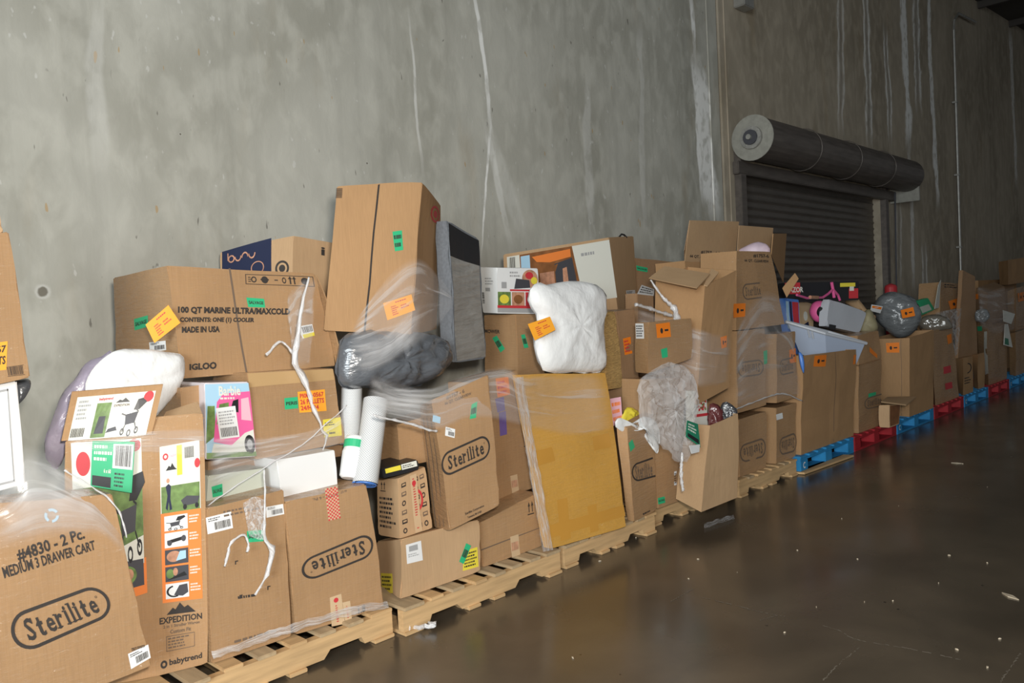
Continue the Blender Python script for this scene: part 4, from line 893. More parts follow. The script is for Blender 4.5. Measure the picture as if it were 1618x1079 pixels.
text(B.mb, B.S('F', [(704, 625), (733, 614), (734, 621), (705, 632)]), '#1757 - 6', 0, 0, 1, 1, GINK); text(B.mb, B.S('F', [(702, 635), (744, 619), (745, 624), (703, 641)]), '66 QT. CLEARVIEW', 0, 0, 1, 1, GINK)
for k in range(3):
    S = B.S('L', [(668 + 6 * k, 660), (669 + 6 * k, 660), (690 + 6 * k, 832), (689 + 6 * k, 832)]); rect(B.mb, S, 0, 0, 1, 1, GINK, .001, 3)
B.done('leaning carton with an upright oval logo in the middle of the clean pale pallet')
B.sticker('F', [(704, 674), (719, 678), (718, 692), (703, 688)], WHITE, label='small white label', art=a_lab(4)); B.sticker('F', [(745, 639), (754, 634), (752, 660), (742, 662)], GRN, label='green sticker', art=a_scr(1)); B.sticker('F', [(684, 655), (696, 659), (695, 669), (683, 666)], LBLUE, label='pale blue sticker')
B = Box([(629, 757), (672, 737), (684, 834), (632, 851)], (3.40, 3.40), LB=[(596, 755), (598, 845)], yb=3.60); B.body(CBL); mbx = B.mb
S = B.S('F', [(633, 760), (670, 742), (681, 830), (636, 846)])
for i in range(4):
    for j in range(6):
        if i in (1,): continue
        if (i + j) % 3: rect(mbx, S, i / 4 + .02, j / 6 + .03, (i + .8) / 4, (j + .65) / 6, INK if (i * 3 + j) % 2 else GINK, .0015, 1); rect(mbx, S, i / 4 + .05, j / 6 + .06, (i + .68) / 4, (j + .55) / 6, CBL, .0022, 1)
        else: ell(mbx, S, i / 4 + .1, j / 6 + .07, .07, .05, INK, .002, inner=.55)
ell(mbx, S, .58, .52, .24, .2, RED, .0024, inner=.72, a0=-1.7, a1=1.7)
S = B.S('L', [(598, 758), (628, 760), (630, 848), (600, 842)]); arrows(mbx, Surf(lambda x, t, o: S.P(lerp(.1, .4, x), lerp(.78, .98, t), o)))
scrib(mbx, S, .05, .1, .95, .7, 7, INK, .0016, 9)
B.done('small carton covered in printed handling symbols, beside the upright oval logo carton')
B.sticker('F', [(647, 752), (657, 748), (667, 838), (656, 842)], BTAPE, 'tape', 'pale tape with red print', lambda mb, S: (scrib(mb, S, .3, .05, .7, .95, 20, RED, .001), ell(mb, S, .5, .85, .3, .05, RED, .001)), off=.003)
B = Box([(629, 672), (678, 655), (682, 728), (632, 738)], (3.46, 3.46), LB=[(604, 668), (602, 742)], yb=3.66); B.body(CBW); B.done('small carton in the shaded middle, right of the rolled white mat')
mb = MB(); C6 = [at_y(p[0], p[1], y) for p, y in zip([(603, 741), (660, 726), (663, 742), (606, 756)], (3.38, 3.36, 3.36, 3.38))]
def P6(u, v, w): return lerp(lerp(C6[3], C6[2], u), lerp(C6[0], C6[1], u), v) + Vector((0, w * .2, 0))
mb.hexfn(P6, BLK, 3, .006); S6 = Surf(lambda x, t, o: P6(x, t, 0) + Vector((0, -o, 0)))
rect(mb, S6, .08, .45, .5, .92, YLW, .002, 2); rect(mb, S6, .52, .4, .95, .95, OFFW, .002, 2); scrib(mb, S6, .55, .5, .92, .85, 2, INK, .003)
tag(mb.build('blister_pack'), 'flat black pack with yellow and white print, lying on the symbol-covered small carton', 'package')
# white bottle with green lid band
mb = MB(); b0, b1 = at_y(552, 756, 3.42), at_y(562, 690, 3.46); ax = b1 - b0
mb.tube([b0, b0 + ax * .05, b0 + ax * .62, b0 + ax * .72], [.040, .052, .056, .050], WHITE, 22); root = tag(mb.build('bottle', smooth=False), 'white bottle with a green band leaning between the yellow sticker carton and the rolled mat', 'bottle')
mb = MB(); mb.tube([b0 + ax * .72, b0 + ax * .9], [.054, .054], GRN, 22); o = mb.build('label_band', root); o['label'] = 'green band with small print'
mb = MB(); mb.tube([b0 + ax * .9, b0 + ax * .96, b0 + ax], [.050, .050, .044], WHITE, 22); mb.build('cap', root)
# rolled mats
LAT = pm('lattice_fabric', (.52, .53, .52), .75); 
def lattice():
    m, n, l, b = nt('lattice_mat'); b.inputs['Roughness'].default_value = .7
    uv = n.new('ShaderNodeTexCoord'); out = []
    for ang in (.785, -.785):
        mp = n.new('ShaderNodeMapping'); mp.inputs['Rotation'].default_value = (0, 0, ang); mp.inputs['Scale'].default_value = (34, 26, 1)
        l.new(uv.outputs['UV'], mp.inputs[0]); w = n.new('ShaderNodeTexWave'); w.inputs['Scale'].default_value = .5; l.new(mp.outputs[0], w.inputs['Vector']); out.append(w.outputs['Fac'])
    mx = n.new('ShaderNodeMath'); mx.operation = 'MAXIMUM'; l.new(out[0], mx.inputs[0]); l.new(out[1], mx.inputs[1])
    mr = n.new('ShaderNodeMapRange'); mr.inputs[1].default_value = .5; mr.inputs[2].default_value = .75; l.new(mx.outputs[0], mr.inputs[0])
    c = n.new('ShaderNodeMix'); c.data_type = 'RGBA'; c.inputs[6].default_value = (.36, .38, .42, 1); c.inputs[7].default_value = (.66, .66, .64, 1); l.new(mr.outputs[0], c.inputs[0]); l.new(c.outputs[2], b.inputs['Base Color']); return m
LATM = lattice()
def roll(p0, p1, r, y0, y1, label, endm, spiral=True):
    mb = MB(); a, b = at_y(*p0, y0), at_y(*p1, y1)
    mb.tube([lerp(a, b, i / 12) for i in range(13)], [r] * 13, LATM, 28, False)
    o = mb.build('rolled_mat', smooth=True); tag(o, label, 'mat')
    ax = (b - a).normalized(); u = ax.cross(Vector((0, -1, .2))).normalized(); v = ax.cross(u)
    mb = MB()
    mb.add([b + u * r * .98 * math.cos(k * .2244) + v * r * .98 * math.sin(k * .2244) for k in range(28)], [tuple(range(28))], endm)
    pts = [b + ax * .004 + u * (r * (1 - k / 90) * math.cos(k * .32)) + v * (r * (1 - k / 90) * math.sin(k * .32)) for k in range(76)]
    mb.tube(pts, .0045, BLUE if endm is NAVY else GREY, 5); e = mb.build('roll_end', o); e['label'] = 'dark blue spiral end of the roll' if endm is NAVY else 'spiral end of the roll'
    return o
roll((594, 632), (577, 764), .064, 3.46, 3.36, 'rolled white lattice mat with a blue spiral end, beside the white bottle', NAVY)
roll((556, 610), (553, 700), .055, 3.62, 3.58, 'shaded grey lattice mat roll behind the white bottle', DGREY)
blob('bedding_bag', 'shiny dark grey bedding bag squashed under the tall leaning carton', 'bag', [(535, 565), (545, 530), (580, 522), (640, 524), (690, 530), (712, 555), (706, 580), (680, 600), (640, 612), (590, 612), (552, 612), (536, 600)], 3.56, .12, GBAG, .025, 10, n=60, rings=12, crease=.02)
B = Box([(531, 293), (667, 288), (649, 529), (511, 522)], (3.62, 3.50), RB=[(697, 325), (690, 520)], yb=3.80); B.body(CB, 4, .005); mbx = B.mb
S = B.S('F', [(597, 292), (600, 291), (577, 525), (574, 525)]); rect(mbx, S, 0, 0, 1, 1, INK, .0015, 6)
S = B.S('F', [(531, 297), (541, 297), (540, 313), (530, 313)]); bars(mbx, Surf(lambda x, t, o: S.P(t, x, o)), .02, .0, .98, 1, INK, .002, 14, 2)
S = B.S('R', [(680, 320), (695, 328), (694, 354), (679, 352)]); ell(mbx, S, .5, .5, .46, .46, RED, .002, inner=.74); ell(mbx, S, .5, .5, .20, .2, RED, .002)
B.done('tall tan carton with a red ring emblem, leaning upright on the grey bedding bag')
B.sticker('F', [(620, 366), (635, 364), (637, 395), (624, 397)], GRN, label='green sticker', art=a_scr(2)); B.sticker('F', [(605, 479), (650, 465), (656, 490), (612, 506)], ORL, label='light orange pallet tag', art=a_org)
B = Box([(707, 349), (757, 378), (769, 566), (720, 573)], (3.60, 3.72), LB=[(686, 350), (697, 566)], yb=3.70); B.body(FELT, 4, .012)
S = B.S('F', [(708, 352), (756, 380), (758, 420), (711, 404)]); rect(B.mb, S, 0, 0, 1, 1, BLK, .002, 4); S = B.S('F', [(711, 404), (758, 420), (768, 563), (721, 571)]); rect(B.mb, S, .02, 0, .98, 1, pm('film_covered_grey', (.30, .29, .27), .3, coat=.8, bump=.7, scale=5, stretch=(1, 1, 6), var=.3), .0015, 6)
B.done('upholstered grey felt headboard panel standing in film right of the tall leaning carton', 'headboard', 'headboard_panel')

# ================================================================== mustard board pallet
B = Box([(822, 592), (957, 589), (990, 832), (871, 867)], (3.38, 3.36, 3.16, 3.22), .07); B.body(YEL, 4, .006)
def a_tp(mb, S): pass
B.done('large flat mustard carton leaning at the front of its pallet, crossed by tape')
for q in ([(838, 715), (872, 706), (877, 728), (842, 738)], [(936, 690), (962, 684), (966, 706), (939, 712)], [(868, 830), (985, 798), (988, 815), (871, 850)], [(880, 790), (896, 786), (902, 850), (886, 855)], [(928, 800), (942, 796), (946, 838), (933, 842)]):
    B.sticker('F', q, pm('amber_tape', (.56, .275, .045), .2, coat=.6), 'tape', 'amber tape strip')
blob('white_bedding_bag', 'bulging white bedding bag with an orange tag, sitting on the mustard carton', 'bag', [(838, 458), (850, 446), (866, 449), (900, 444), (936, 447), (952, 462), (956, 488), (950, 515), (953, 560), (950, 586), (905, 588), (862, 586), (848, 555), (846, 520), (852, 500), (838, 478)], 3.42, .10, WBAG, .012, 9, crease=.012)
wb = bpy.data.objects['white_bedding_bag']
paper(wb, [(834, 512), (869, 500), (878, 521), (845, 538)], (3.31, 3.28, 3.28, 3.31), ORL, 'tilted light orange pallet tag', art=a_org)
B = Box([(814, 497), (858, 497), (876, 866), (832, 880)], (3.78, 3.78), LB=[(764, 498), (774, 870)], yb=4.12); B.body(CBW)
text(B.mb, B.S('L', [(766, 520), (790, 521), (790, 527), (766, 526)]), 'MOWER', 0, 0, 1, 1, INK); B.done('carton with a black printed word, behind the white bedding bag and right of the headboard')
B.sticker('L', [(778, 534), (785, 530), (798, 551), (791, 557)], GRN, label='slanted green salvage sticker', art=a_scr(1)); B.sticker('F', [(823, 529), (829, 528), (835, 549), (828, 550)], GRN, label='green sticker', art=a_scr(1))
B = Box([(785, 423), (850, 424), (852, 496), (786, 495)], (3.80, 3.80), LB=[(757, 422), (763, 494)], yb=4.0, bulge=0); B.body(OFFW if False else WHITE)
S = B.S('F', [(785, 424), (849, 425), (851, 496), (786, 495)]); mbx = B.mb
rect(mbx, S, .0, .02, 1, .12, GREY, .001, 2); rect(mbx, S, 0, .12, 1, .18, RED, .0015, 2); rect(mbx, S, .3, .5, 1, .54, RED, .0015, 2)
for k in range(3): rect(mbx, S, k / 3 + .01, .18, (k + .95) / 3, .48, (FOL, SKIN, RED)[k], .002, 2); ell(mbx, S, k / 3 + .16, .32, .11, .1, (YLW, BRN, OFFW)[k], .003)
ell(mbx, S, .8, .78, .2, .2, SKIN, .002); ell(mbx, S, .78, .85, .1, .08, RED, .003); ell(mbx, S, .9, .74, .08, .08, YLW, .003); poly(mbx, S, [(.4, .55), (.8, .58), (.78, .75), (.45, .78)], DGREY, .003); scrib(mbx, S, .3, .8, .6, .95, 2, GREY, .002); rect(mbx, S, .1, .56, .22, .7, GREY, .002, 1)
S = B.S('L', [(758, 424), (784, 424), (785, 494), (763, 493)]); bars(mbx, Surf(lambda x, t, o: S.P(t, x, o)), .2, .05, .45, .2, BLK, .002, 8, 3); rect(mbx, S, .3, .48, .6, .56, GREY, .002, 1); scrib(mbx, S, .3, .62, .9, .8, 3, GREY, .002)
B.done('white kitchen appliance carton with food pictures, under the long fireplace carton')
B = Box([(795, 402), (962, 375), (976, 490), (800, 506)], (4.12, 3.92), RB=[(1001, 373), (1007, 485)], yb=4.18, bulge=0); B.body(CBL, 3)
S = B.S('F', [(797, 404), (962, 376), (975, 470), (800, 494)]); mbx = B.mb
rect(mbx, S, .02, 0, 1, .97, OFFW, .001, 4); poly(mbx, S, [(.14, .05), (.13, .97), (.62, .97), (.68, 0)], BRN, .002); rect(mbx, S, .14, .1, .22, .94, LBLUE, .0025, 2); poly(mbx, S, [(.24, .9), (.6, .93), (.6, .8), (.4, .76), (.28, .8)], ORPR, .003); rect(mbx, S, .24, .05, .44, .72, BRN, .003, 2)
poly(mbx, S, [(.44, .02), (.44, .72), (.61, .78), (.65, .02)], DGREY, .003); rect(mbx, S, .3, .2, .43, .6, SKIN, .0035, 2); poly(mbx, S, [(.50, .05), (.51, .62), (.55, .64), (.56, .05)], SKIN, .004); bars(mbx, S, .04, .72, .09, .95, INK, .002, 6, 1); scrib(mbx, S, .7, .75, .9, .85, 1, GREY, .002)
B.done('long fireplace carton with a dark room picture, on top behind the white bedding bag')
B.sticker('R', [(989, 459), (1003, 458), (1005, 474), (991, 475)], WHITE, label='white barcode label', art=a_lab(2))
mb = MB(); mb.tube([at_y(978, 375, 4.1), at_y(982, 370, 4.1), at_y(986, 371, 4.1), at_y(990, 375, 4.1)], .008, BLK, 8); mb.build('handle', B.o)
B = Box([(950, 494), (973, 491), (984, 612), (957, 616)], 3.55, .3); B.body(STRAW, 4, .01); B.done('woven straw basket side squeezed between the white bedding bag and a film-wrapped carton', 'basket', 'straw_basket')
B = Box([(974, 492), (1002, 488), (1024, 820), (1000, 830)], 3.56, .35); B.body(CBD); B.done('narrow film-darkened carton with an orange sign, right of the straw basket'); B.sticker('F', [(984, 535), (996, 532), (999, 558), (987, 561)], ORG, label='orange red sign', art=lambda mb, S: scrib(mb, S, .1, .1, .9, .9, 4, RED, .001))
B = Box([(989, 675), (1033, 655), (1037, 806), (1002, 830)], (3.20, 3.24), LB=[(972, 672), (992, 833)], yb=3.26); B.body(CBW)
oval_logo(B.mb, B.S('F', [(996, 735), (1050, 716), (1052, 748), (1000, 763)]), cut=.66)
serif_word(B.mb, B.S('F', [(1002, 736), (1030, 729), (1031, 752), (1005, 758)]), 0, 0, 1, 1, GINK); scrib(B.mb, B.S('F', [(1015, 810), (1032, 802), (1033, 806), (1016, 815)]), 0, 0, 1, 1, 1, INK)
B.done('slim carton with a cropped oval logo, standing right of the mustard carton'); B.sticker('F', [(993, 700), (999, 694), (1003, 706), (996, 714)], GRN, label='green sticker')
# ================================================================== shaded pallet: open cartons
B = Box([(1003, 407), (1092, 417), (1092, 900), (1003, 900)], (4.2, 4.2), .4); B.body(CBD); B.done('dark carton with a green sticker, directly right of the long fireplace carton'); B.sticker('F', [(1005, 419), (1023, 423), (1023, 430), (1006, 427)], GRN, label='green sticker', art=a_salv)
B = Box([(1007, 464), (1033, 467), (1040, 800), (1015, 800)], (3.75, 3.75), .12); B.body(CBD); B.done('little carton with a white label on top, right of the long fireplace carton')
paper(B.o, [(1014, 450), (1034, 457), (1033, 467), (1007, 464)], (3.86, 3.86, 3.748, 3.748), WHITE, 'white barcode label on the top', art=a_scr(3), th=.004)
B = Box([(1023, 509), (1092, 503), (1094, 566), (1024, 590)], (3.10, 3.08), LB=[(1002, 510), (1004, 588)], yb=3.28); B.body(CBW); B.done('film-wrapped carton with an orange tag, below the little labelled carton')
B.sticker('F', [(1036, 512), (1058, 509), (1060, 532), (1038, 534)], ORG, label='orange tag', art=a_dot); B.sticker('L', [(1004, 511), (1017, 511), (1018, 535), (1005, 535)], WHITE, label='white barcode label', art=a_scr(5)); B.sticker('F', [(1044, 552), (1054, 549), (1055, 564), (1046, 566)], GRN, label='green sticker')
B = Box([(1113, 452), (1162, 428), (1152, 612), (1101, 640)], (3.08, 3.10), LB=[(1036, 443), (1032, 606)], yb=3.56); B.open_body(CB); B.done('tall open carton with its flap folded outward, left of the logo stack')
B.flap([(1050, 418), (1120, 431), (1101, 455), (1025, 438)], (3.5, 3.16, 3.06, 3.52), CBL, 'pale flap folded outward', bend=0) if False else B.flap([(1050, 420), (1122, 432), (1101, 455), (1025, 439)], (3.50, 3.10, 3.04, 3.50), CBL, 'pale flap folded outward')
B.flap([(1124, 424), (1136, 430), (1118, 452), (1112, 450)], (3.16, 3.10, 3.06, 3.08), CBL, 'crumpled corner flap')
B.sticker('F', [(1138, 533), (1148, 530), (1148, 548), (1140, 551)], ORG, label='orange tag', art=a_dot)
B = Box([(1082, 412), (1160, 420), (1158, 520), (1086, 520)], (3.78, 3.78), .3); B.open_body(CB); B.done('open carton with a tall raised flap of black capitals, against the roll-up door edge')
B.flap([(1090, 348), (1168, 350), (1160, 421), (1082, 413)], (3.74, 3.74, 3.775, 3.775), CBL, 'tall raised flap with print', art=lambda mb, S: (text(mb, S, '#1757 - 6 Pc.', .28, .22, .72, .30, INK), text(mb, S, '66 QT. CLEARVIEW LATCHING', .08, .1, .94, .18, INK)))
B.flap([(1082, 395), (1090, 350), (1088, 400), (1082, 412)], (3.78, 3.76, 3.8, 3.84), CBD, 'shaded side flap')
# the logo stack
def cut_logo(B, q, cut=1.0):
    S = B.S('F', q); oval_logo(B.mb, S, 2.3, GINK, cut)
    if cut < 1: serif_word(B.mb, Surf(lambda x, t, o: S.P(lerp(.13, cut - .02, x), lerp(.22, .8, t), o)), 0, 0, 1, 1, GINK)
YS = 3.28
B = Box([(1168, 662), (1211, 650), (1211, 753), (1169, 768)], YS, .5); B.body(CBW); cut_logo(B, [(1210, 721), (1170, 732), (1168, 704), (1209, 690)]); B.done('bottom left carton of the logo stack, its oval upside down')
B = Box([(1227, 645), (1259, 636), (1258, 741), (1227, 751)], YS, .5); B.body(CBW); cut_logo(B, [(1258, 713), (1232, 720), (1231, 693), (1258, 682)]); B.done('bottom right carton of the logo stack, beside the first blue pallet')
B.sticker('F', [(1226, 655), (1236, 652), (1237, 661), (1227, 664)], WHITE, label='small white label')
B = Box([(1163, 523), (1209, 519), (1211, 640), (1165, 653)], YS, .5); B.body(CBW); cut_logo(B, [(1207, 592), (1166, 597), (1166, 572), (1206, 567)]); B.done('middle left carton of the logo stack, with a green sticker on its right edge')
B.sticker('F', [(1206, 555), (1212, 553), (1212, 574), (1207, 576)], GRN, label='green sticker'); B.sticker('F', [(1166, 526), (1168, 526), (1168, 528), (1166, 528)], WHITE) if False else None
B = Box([(1227, 528), (1257, 523), (1259, 627), (1227, 637)], YS, .5); B.body(CBW); cut_logo(B, [(1231, 569), (1258, 563), (1259, 588), (1232, 594)], .8); B.done('middle right carton of the logo stack, with an orange tag beside its oval')
B.sticker('F', [(1247, 553), (1257, 550), (1258, 572), (1248, 574)], ORG, label='orange tag', art=a_dot)
B = Box([(1164, 396), (1218, 399), (1240, 512), (1163, 522)], YS + .02, .34); B.open_body(CBW); mbx = B.mb
text(mbx, B.S('F', [(1190, 401), (1214, 402), (1215, 408), (1190, 407)]), '#1757-6', 0, 0, 1, 1, INK); text(mbx, B.S('F', [(1176, 409), (1214, 411), (1215, 416), (1176, 414)]), '66 QT. CLEARVIEW', 0, 0, 1, 1, INK)
cut_logo(B, [(1172, 449), (1206, 445), (1210, 470), (1174, 475)], .8)
B.done('top carton of the logo stack, open with a floral bag inside')
B.sticker('F', [(1158, 480), (1178, 479), (1177, 500), (1159, 502)], ORG, label='orange tag', art=a_dot)
B.flap([(1168, 356), (1222, 360), (1218, 400), (1165, 398)], (3.64, 3.64, 3.65, 3.65), CBL, 'raised back flap'); B.flap([(1222, 369), (1243, 369), (1238, 446), (1219, 402)], (3.32, 3.58, 3.60, 3.32), CB, 'raised side flap')
B.flap([(1236, 455), (1256, 431), (1262, 440), (1243, 470)], (3.40, 3.34, 3.30, 3.34), CB, 'loose bent flap')
blob('floral_bag', 'pink, white and green bag poking out of the top carton of the logo stack', 'bag', [(1167, 396), (1180, 388), (1198, 382), (1214, 388), (1217, 400), (1215, 412), (1170, 410)], 3.52, .05, pm('floral_bag', (.66, .52, .60), .5, var=.5, scale=9), n=24, rings=6)
# front of the shaded pallet
B = Box([(1026, 600), (1084, 594), (1075, 793), (1040, 805)], (3.26, 3.26), .25); B.body(CBW); B.done('plain carton low on the shaded pallet, right of the slim cropped logo carton')
B.sticker('F', [(1039, 787), (1050, 784), (1051, 794), (1040, 797)], GRN, label='green sticker', art=a_salv); B.sticker('F', [(1065, 745), (1069, 744), (1069, 766), (1065, 767)], WHITE, label='white label', art=a_scr(5))
B = Box([(1122, 672), (1166, 654), (1165, 786), (1108, 810)], (2.96, 2.94), LB=[(1082, 668), (1068, 788)], yb=3.20); B.open_body(CBL); B.done('tipped open carton hanging out over the floor, with packages on top')
B = Box([(1096, 618), (1116, 614), (1119, 690), (1098, 692)], (3.10, 3.10), .07, bulge=0); B.body(OFFW); mbx = B.mb
r = random.Random(3); S = B.UV('F', .05, .55, .95, .98)
for k in range(40): ell(mbx, S, r.uniform(.08, .92), r.uniform(.05, .95), .07, .06, (RED, FOL, RED, BRN)[k % 4], .002 + .0002 * k, n=8)
rect(mbx, B.UV('F', 0, .44, 1, .50), 0, 0, 1, 1, RED, .002); B.done('red, green and white patterned gift carton standing in the tipped open carton')
blob('maroon_bag', 'small maroon and black package in the tipped open carton', 'package', [(1119, 645), (1128, 636), (1138, 640), (1143, 655), (1140, 690), (1122, 694)], 3.04, .04, pm('maroon_wrap', (.12, .03, .03), .3, coat=.7, bump=.8, scale=14), .025, 16, n=36, rings=8, crease=.025)
blob('black_film_bag', 'glossy black film bag at the far edge of the tipped open carton', 'bag', [(1138, 648), (1146, 634), (1158, 640), (1166, 655), (1164, 700), (1142, 705)], 3.02, .035, pm('black_film', (.05, .05, .055), .25, coat=.8, bump=.8, scale=20), .025, 16, n=36, rings=8, crease=.025)
o = paper(None, [(1086, 664), (1103, 670), (1107, 707), (1084, 690)], (2.93, 2.93, 2.93, 2.95), pm('dark_green_print', (.02, .20, .11), .4), name='paper_tag', art=lambda mb, S: (scrib(mb, S, .1, .45, .9, .9, 3, OFFW, .001), rect(mb, S, .1, .1, .9, .3, BLK, .001, 1)), th=.004); tag(o, 'dark green printed tag stuck on the front of the tipped open carton', 'tag')
o = paper(None, [(1089, 704), (1106, 702), (1105, 714), (1093, 717)], (2.93, 2.93, 2.93, 2.93), WHITE, name='paper_tag', th=.003); tag(o, 'small blank white tag below the dark green tag', 'tag')
# soft things beside the straw basket
o = paper(None, [(964, 630), (981, 627), (984, 668), (969, 673)], (3.42, 3.40, 3.38, 3.40), LPINK, name='paper_sign', th=.003, art=a_scr(3, ORG)); tag(o, 'pale pink sheet of paper under film right of the mustard carton', 'sign')
blob('yellow_package', 'yellow plastic package under film below the straw basket', 'package', [(984, 668), (986, 650), (996, 642), (1008, 652), (1012, 668)], 3.38, .03, YLW, .015, 16, n=30, rings=7, crease=.02)
blob('white_garment', 'crumpled white garment draped over the slim cropped logo carton', 'clothing', [(972, 672), (978, 660), (998, 668), (1016, 658), (1030, 662), (1040, 675), (1042, 700), (1038, 716), (1032, 700), (1026, 678), (1010, 676), (990, 684)], 3.22, .02, CLOTH, .014, 14, n=60, rings=8, crease=.012)
# ================================================================== first blue pallet: gaylord with tubs and toys
B = Box([(1268, 562), (1353, 552), (1349, 697), (1266, 722)], (3.25, 3.25), .85); B.open_body(CB); 
rect(B.mb, B.UV('F', .585, .01, .592, .99), 0, 0, 1, 1, GINK, .001, 8)
B.done('tall carton on the first blue pallet, holding a translucent tub and toys')
B.sticker('F', [(1287, 562), (1306, 560), (1304, 579), (1285, 579)], ORG, label='orange tag', art=a_dot); B.sticker('F', [(1349, 561), (1353, 560), (1351, 575), (1348, 576)], ORG, label='orange tag')
mb = MB(); C = {}
q = dict(fl=at_y(1304, 527, 3.46), fr=at_y(1367, 542, 3.24), bl=at_y(1244, 509, 3.78)); q['br'] = q['fr'] + q['bl'] - q['fl']
cen = (q['fl'] + q['br']) / 2
def tub(u, v, w, s):  # s scale towards centre
    p = lerp(lerp(q['fl'], q['fr'], u), lerp(q['bl'], q['br'], u), w); d = p - cen; return cen + d * lerp(.70, 1, v) * s + Vector((0, 0, -.30 * (1 - v)))
for (sg, a) in ((1.0, None),):
    mb.grid(lambda a, b: tub(a, b, 0, 1), 4, 4, TUB); mb.grid(lambda a, b: tub(a, b, 1, 1), 4, 4, TUB); mb.grid(lambda a, b: tub(0, b, a, 1), 4, 4, TUB); mb.grid(lambda a, b: tub(1, b, a, 1), 4, 4, TUB); mb.grid(lambda a, b: tub(a, 0, b, 1), 4, 4, TUB)
    mb.grid(lambda a, b: tub(a, b, 0, .985), 4, 4, TUB); mb.grid(lambda a, b: tub(a, b, 1, .985), 4, 4, TUB); mb.grid(lambda a, b: tub(0, b, a, .985), 4, 4, TUB); mb.grid(lambda a, b: tub(1, b, a, .985), 4, 4, TUB)
o = tag(mb.build('storage_tub'), 'large translucent blue-grey storage tub sitting in the carton on the first blue pallet', 'tub')
mb = MB(); cs = [tub(0, 1, 0, 1.03), tub(1, 1, 0, 1.03), tub(1, 1, 1, 1.03), tub(0, 1, 1, 1.03)]
for a, b in zip(cs, cs[1:] + cs[:1]): mb.tube([a, b], .018, TUBL, 8)
mb.build('rim', o)
for u in (.0,):
    mb = MB(); 
    for w in (.35, .45): mb.tube([tub(0, 1, w, 1.02), tub(0, .7, w, 1.02)], .012, TUBL, 6)
    mb.build('rib', o)
B = Box([(1313, 473), (1369, 493), (1358, 526), (1306, 515)], (3.54, 3.44), .09); B.body(TUBL, 4, .02); o = B.done('milky plastic bin turned on its side on the translucent tub', 'bin', 'plastic_bin').o
B.sticker('F', [(1310, 512), (1321, 514), (1320, 521), (1309, 519)], BLK, name='latch', label='black latch')
B = Box([(1240, 447), (1357, 444), (1357, 474), (1241, 478)], (3.92, 3.46), .12, bulge=0); B.body(BLK); mbx = B.mb
S = B.S('F', [(1240, 447), (1357, 444), (1357, 474), (1241, 478)]); rect(mbx, S, 0, .42, .2, 1, RED, .001, 2); text(mbx, S, 'RAZOR', .02, .5, .24, .78, OFFW, .002, .03); rect(mbx, S, .74, .72, .95, .92, YLW, .001, 2); rect(mbx, S, .86, .1, .99, .62, RED, .001, 2); rect(mbx, S, .87, .5, .93, .72, OFFW, .002, 1)
B.done('long black scooter carton with red corners lying behind the translucent tub')
mb = MB(); pp = lambda x, y, d=3.5: at_y(x, y, d)
mb.tube([pp(1314, 446), pp(1316, 457), pp(1318, 470)], .016, PINK, 8); mb.tube([pp(1316, 457), pp(1309, 464), pp(1300, 470)], .013, PINK, 8); mb.tube([pp(1317, 458), pp(1324, 466), pp(1327, 474)], .013, PINK, 8)
o = tag(mb.build('scooter'), 'pink toy scooter frame poking up between the black scooter carton and the plastic bin', 'scooter')
mb = MB(); mb.tube([pp(1259, 466), pp(1275, 471), pp(1300, 470)], .012, PINK, 8); mb.build('deck_tube', o)
mb = MB(); mb.tube([pp(1280, 469.5, 3.48), pp(1292, 470, 3.48)], .018, SKIN, 8); mb.build('grip', o)
o = blob('helmet', 'pink and black round toy helmet left of the plastic bin', 'helmet', [(1279, 494), (1283, 480), (1295, 475), (1308, 480), (1312, 496), (1304, 508), (1288, 508)], 3.68, .07, PINK, .002, n=26, rings=7)
blob('visor', None, None, [(1290, 493), (1294, 485), (1303, 484), (1308, 493), (1301, 501), (1293, 500)], 3.64, .05, BLK, .001, n=20, rings=5, parent=o)
B = Box([(1241, 471), (1262, 474), (1266, 560), (1247, 558)], (3.84, 3.80), .08); B.body(BLUE); S = B.UV('F'); mbx = B.mb
rect(mbx, S, .02, .45, .25, .95, LBLUE, .001, 2); rect(mbx, S, .5, .55, .95, .95, RED, .001, 2); rect(mbx, S, .3, .4, .45, .95, NAVY, .002, 2); rect(mbx, S, .55, .36, .9, .5, OFFW, .002, 1); B.done('blue and red toy carton upright at the left corner of the translucent tub')
B = Box([(1263, 473), (1287, 481), (1283, 552), (1268, 552)], (3.92, 3.88), .04); B.body(BTAPE); S = B.UV('F'); poly(B.mb, S, [(.2, .5), (.6, .6), (.7, .4), (.4, .25)], NAVY, .001); ell(B.mb, S, .4, .7, .15, .1, OFFW, .001); B.done('beige printed board pack between the blue toy carton and the pink helmet')
blob('blue_bag', 'blue plastic bag trapped between the logo stack and the first blue pallet carton', 'bag', [(1262, 556), (1268, 560), (1271, 575), (1270, 590), (1266, 582), (1263, 570)], 3.23, .02, BLUE, .002, n=20, rings=5)
blob('paper_scrap', 'crumpled brown packing paper right of the plastic bin', 'paper', [(1336, 474), (1352, 470), (1364, 482), (1376, 496), (1384, 500), (1378, 514), (1366, 512), (1366, 492), (1340, 482)], 3.74, .06, CBL, .02, 14, n=30, rings=6)
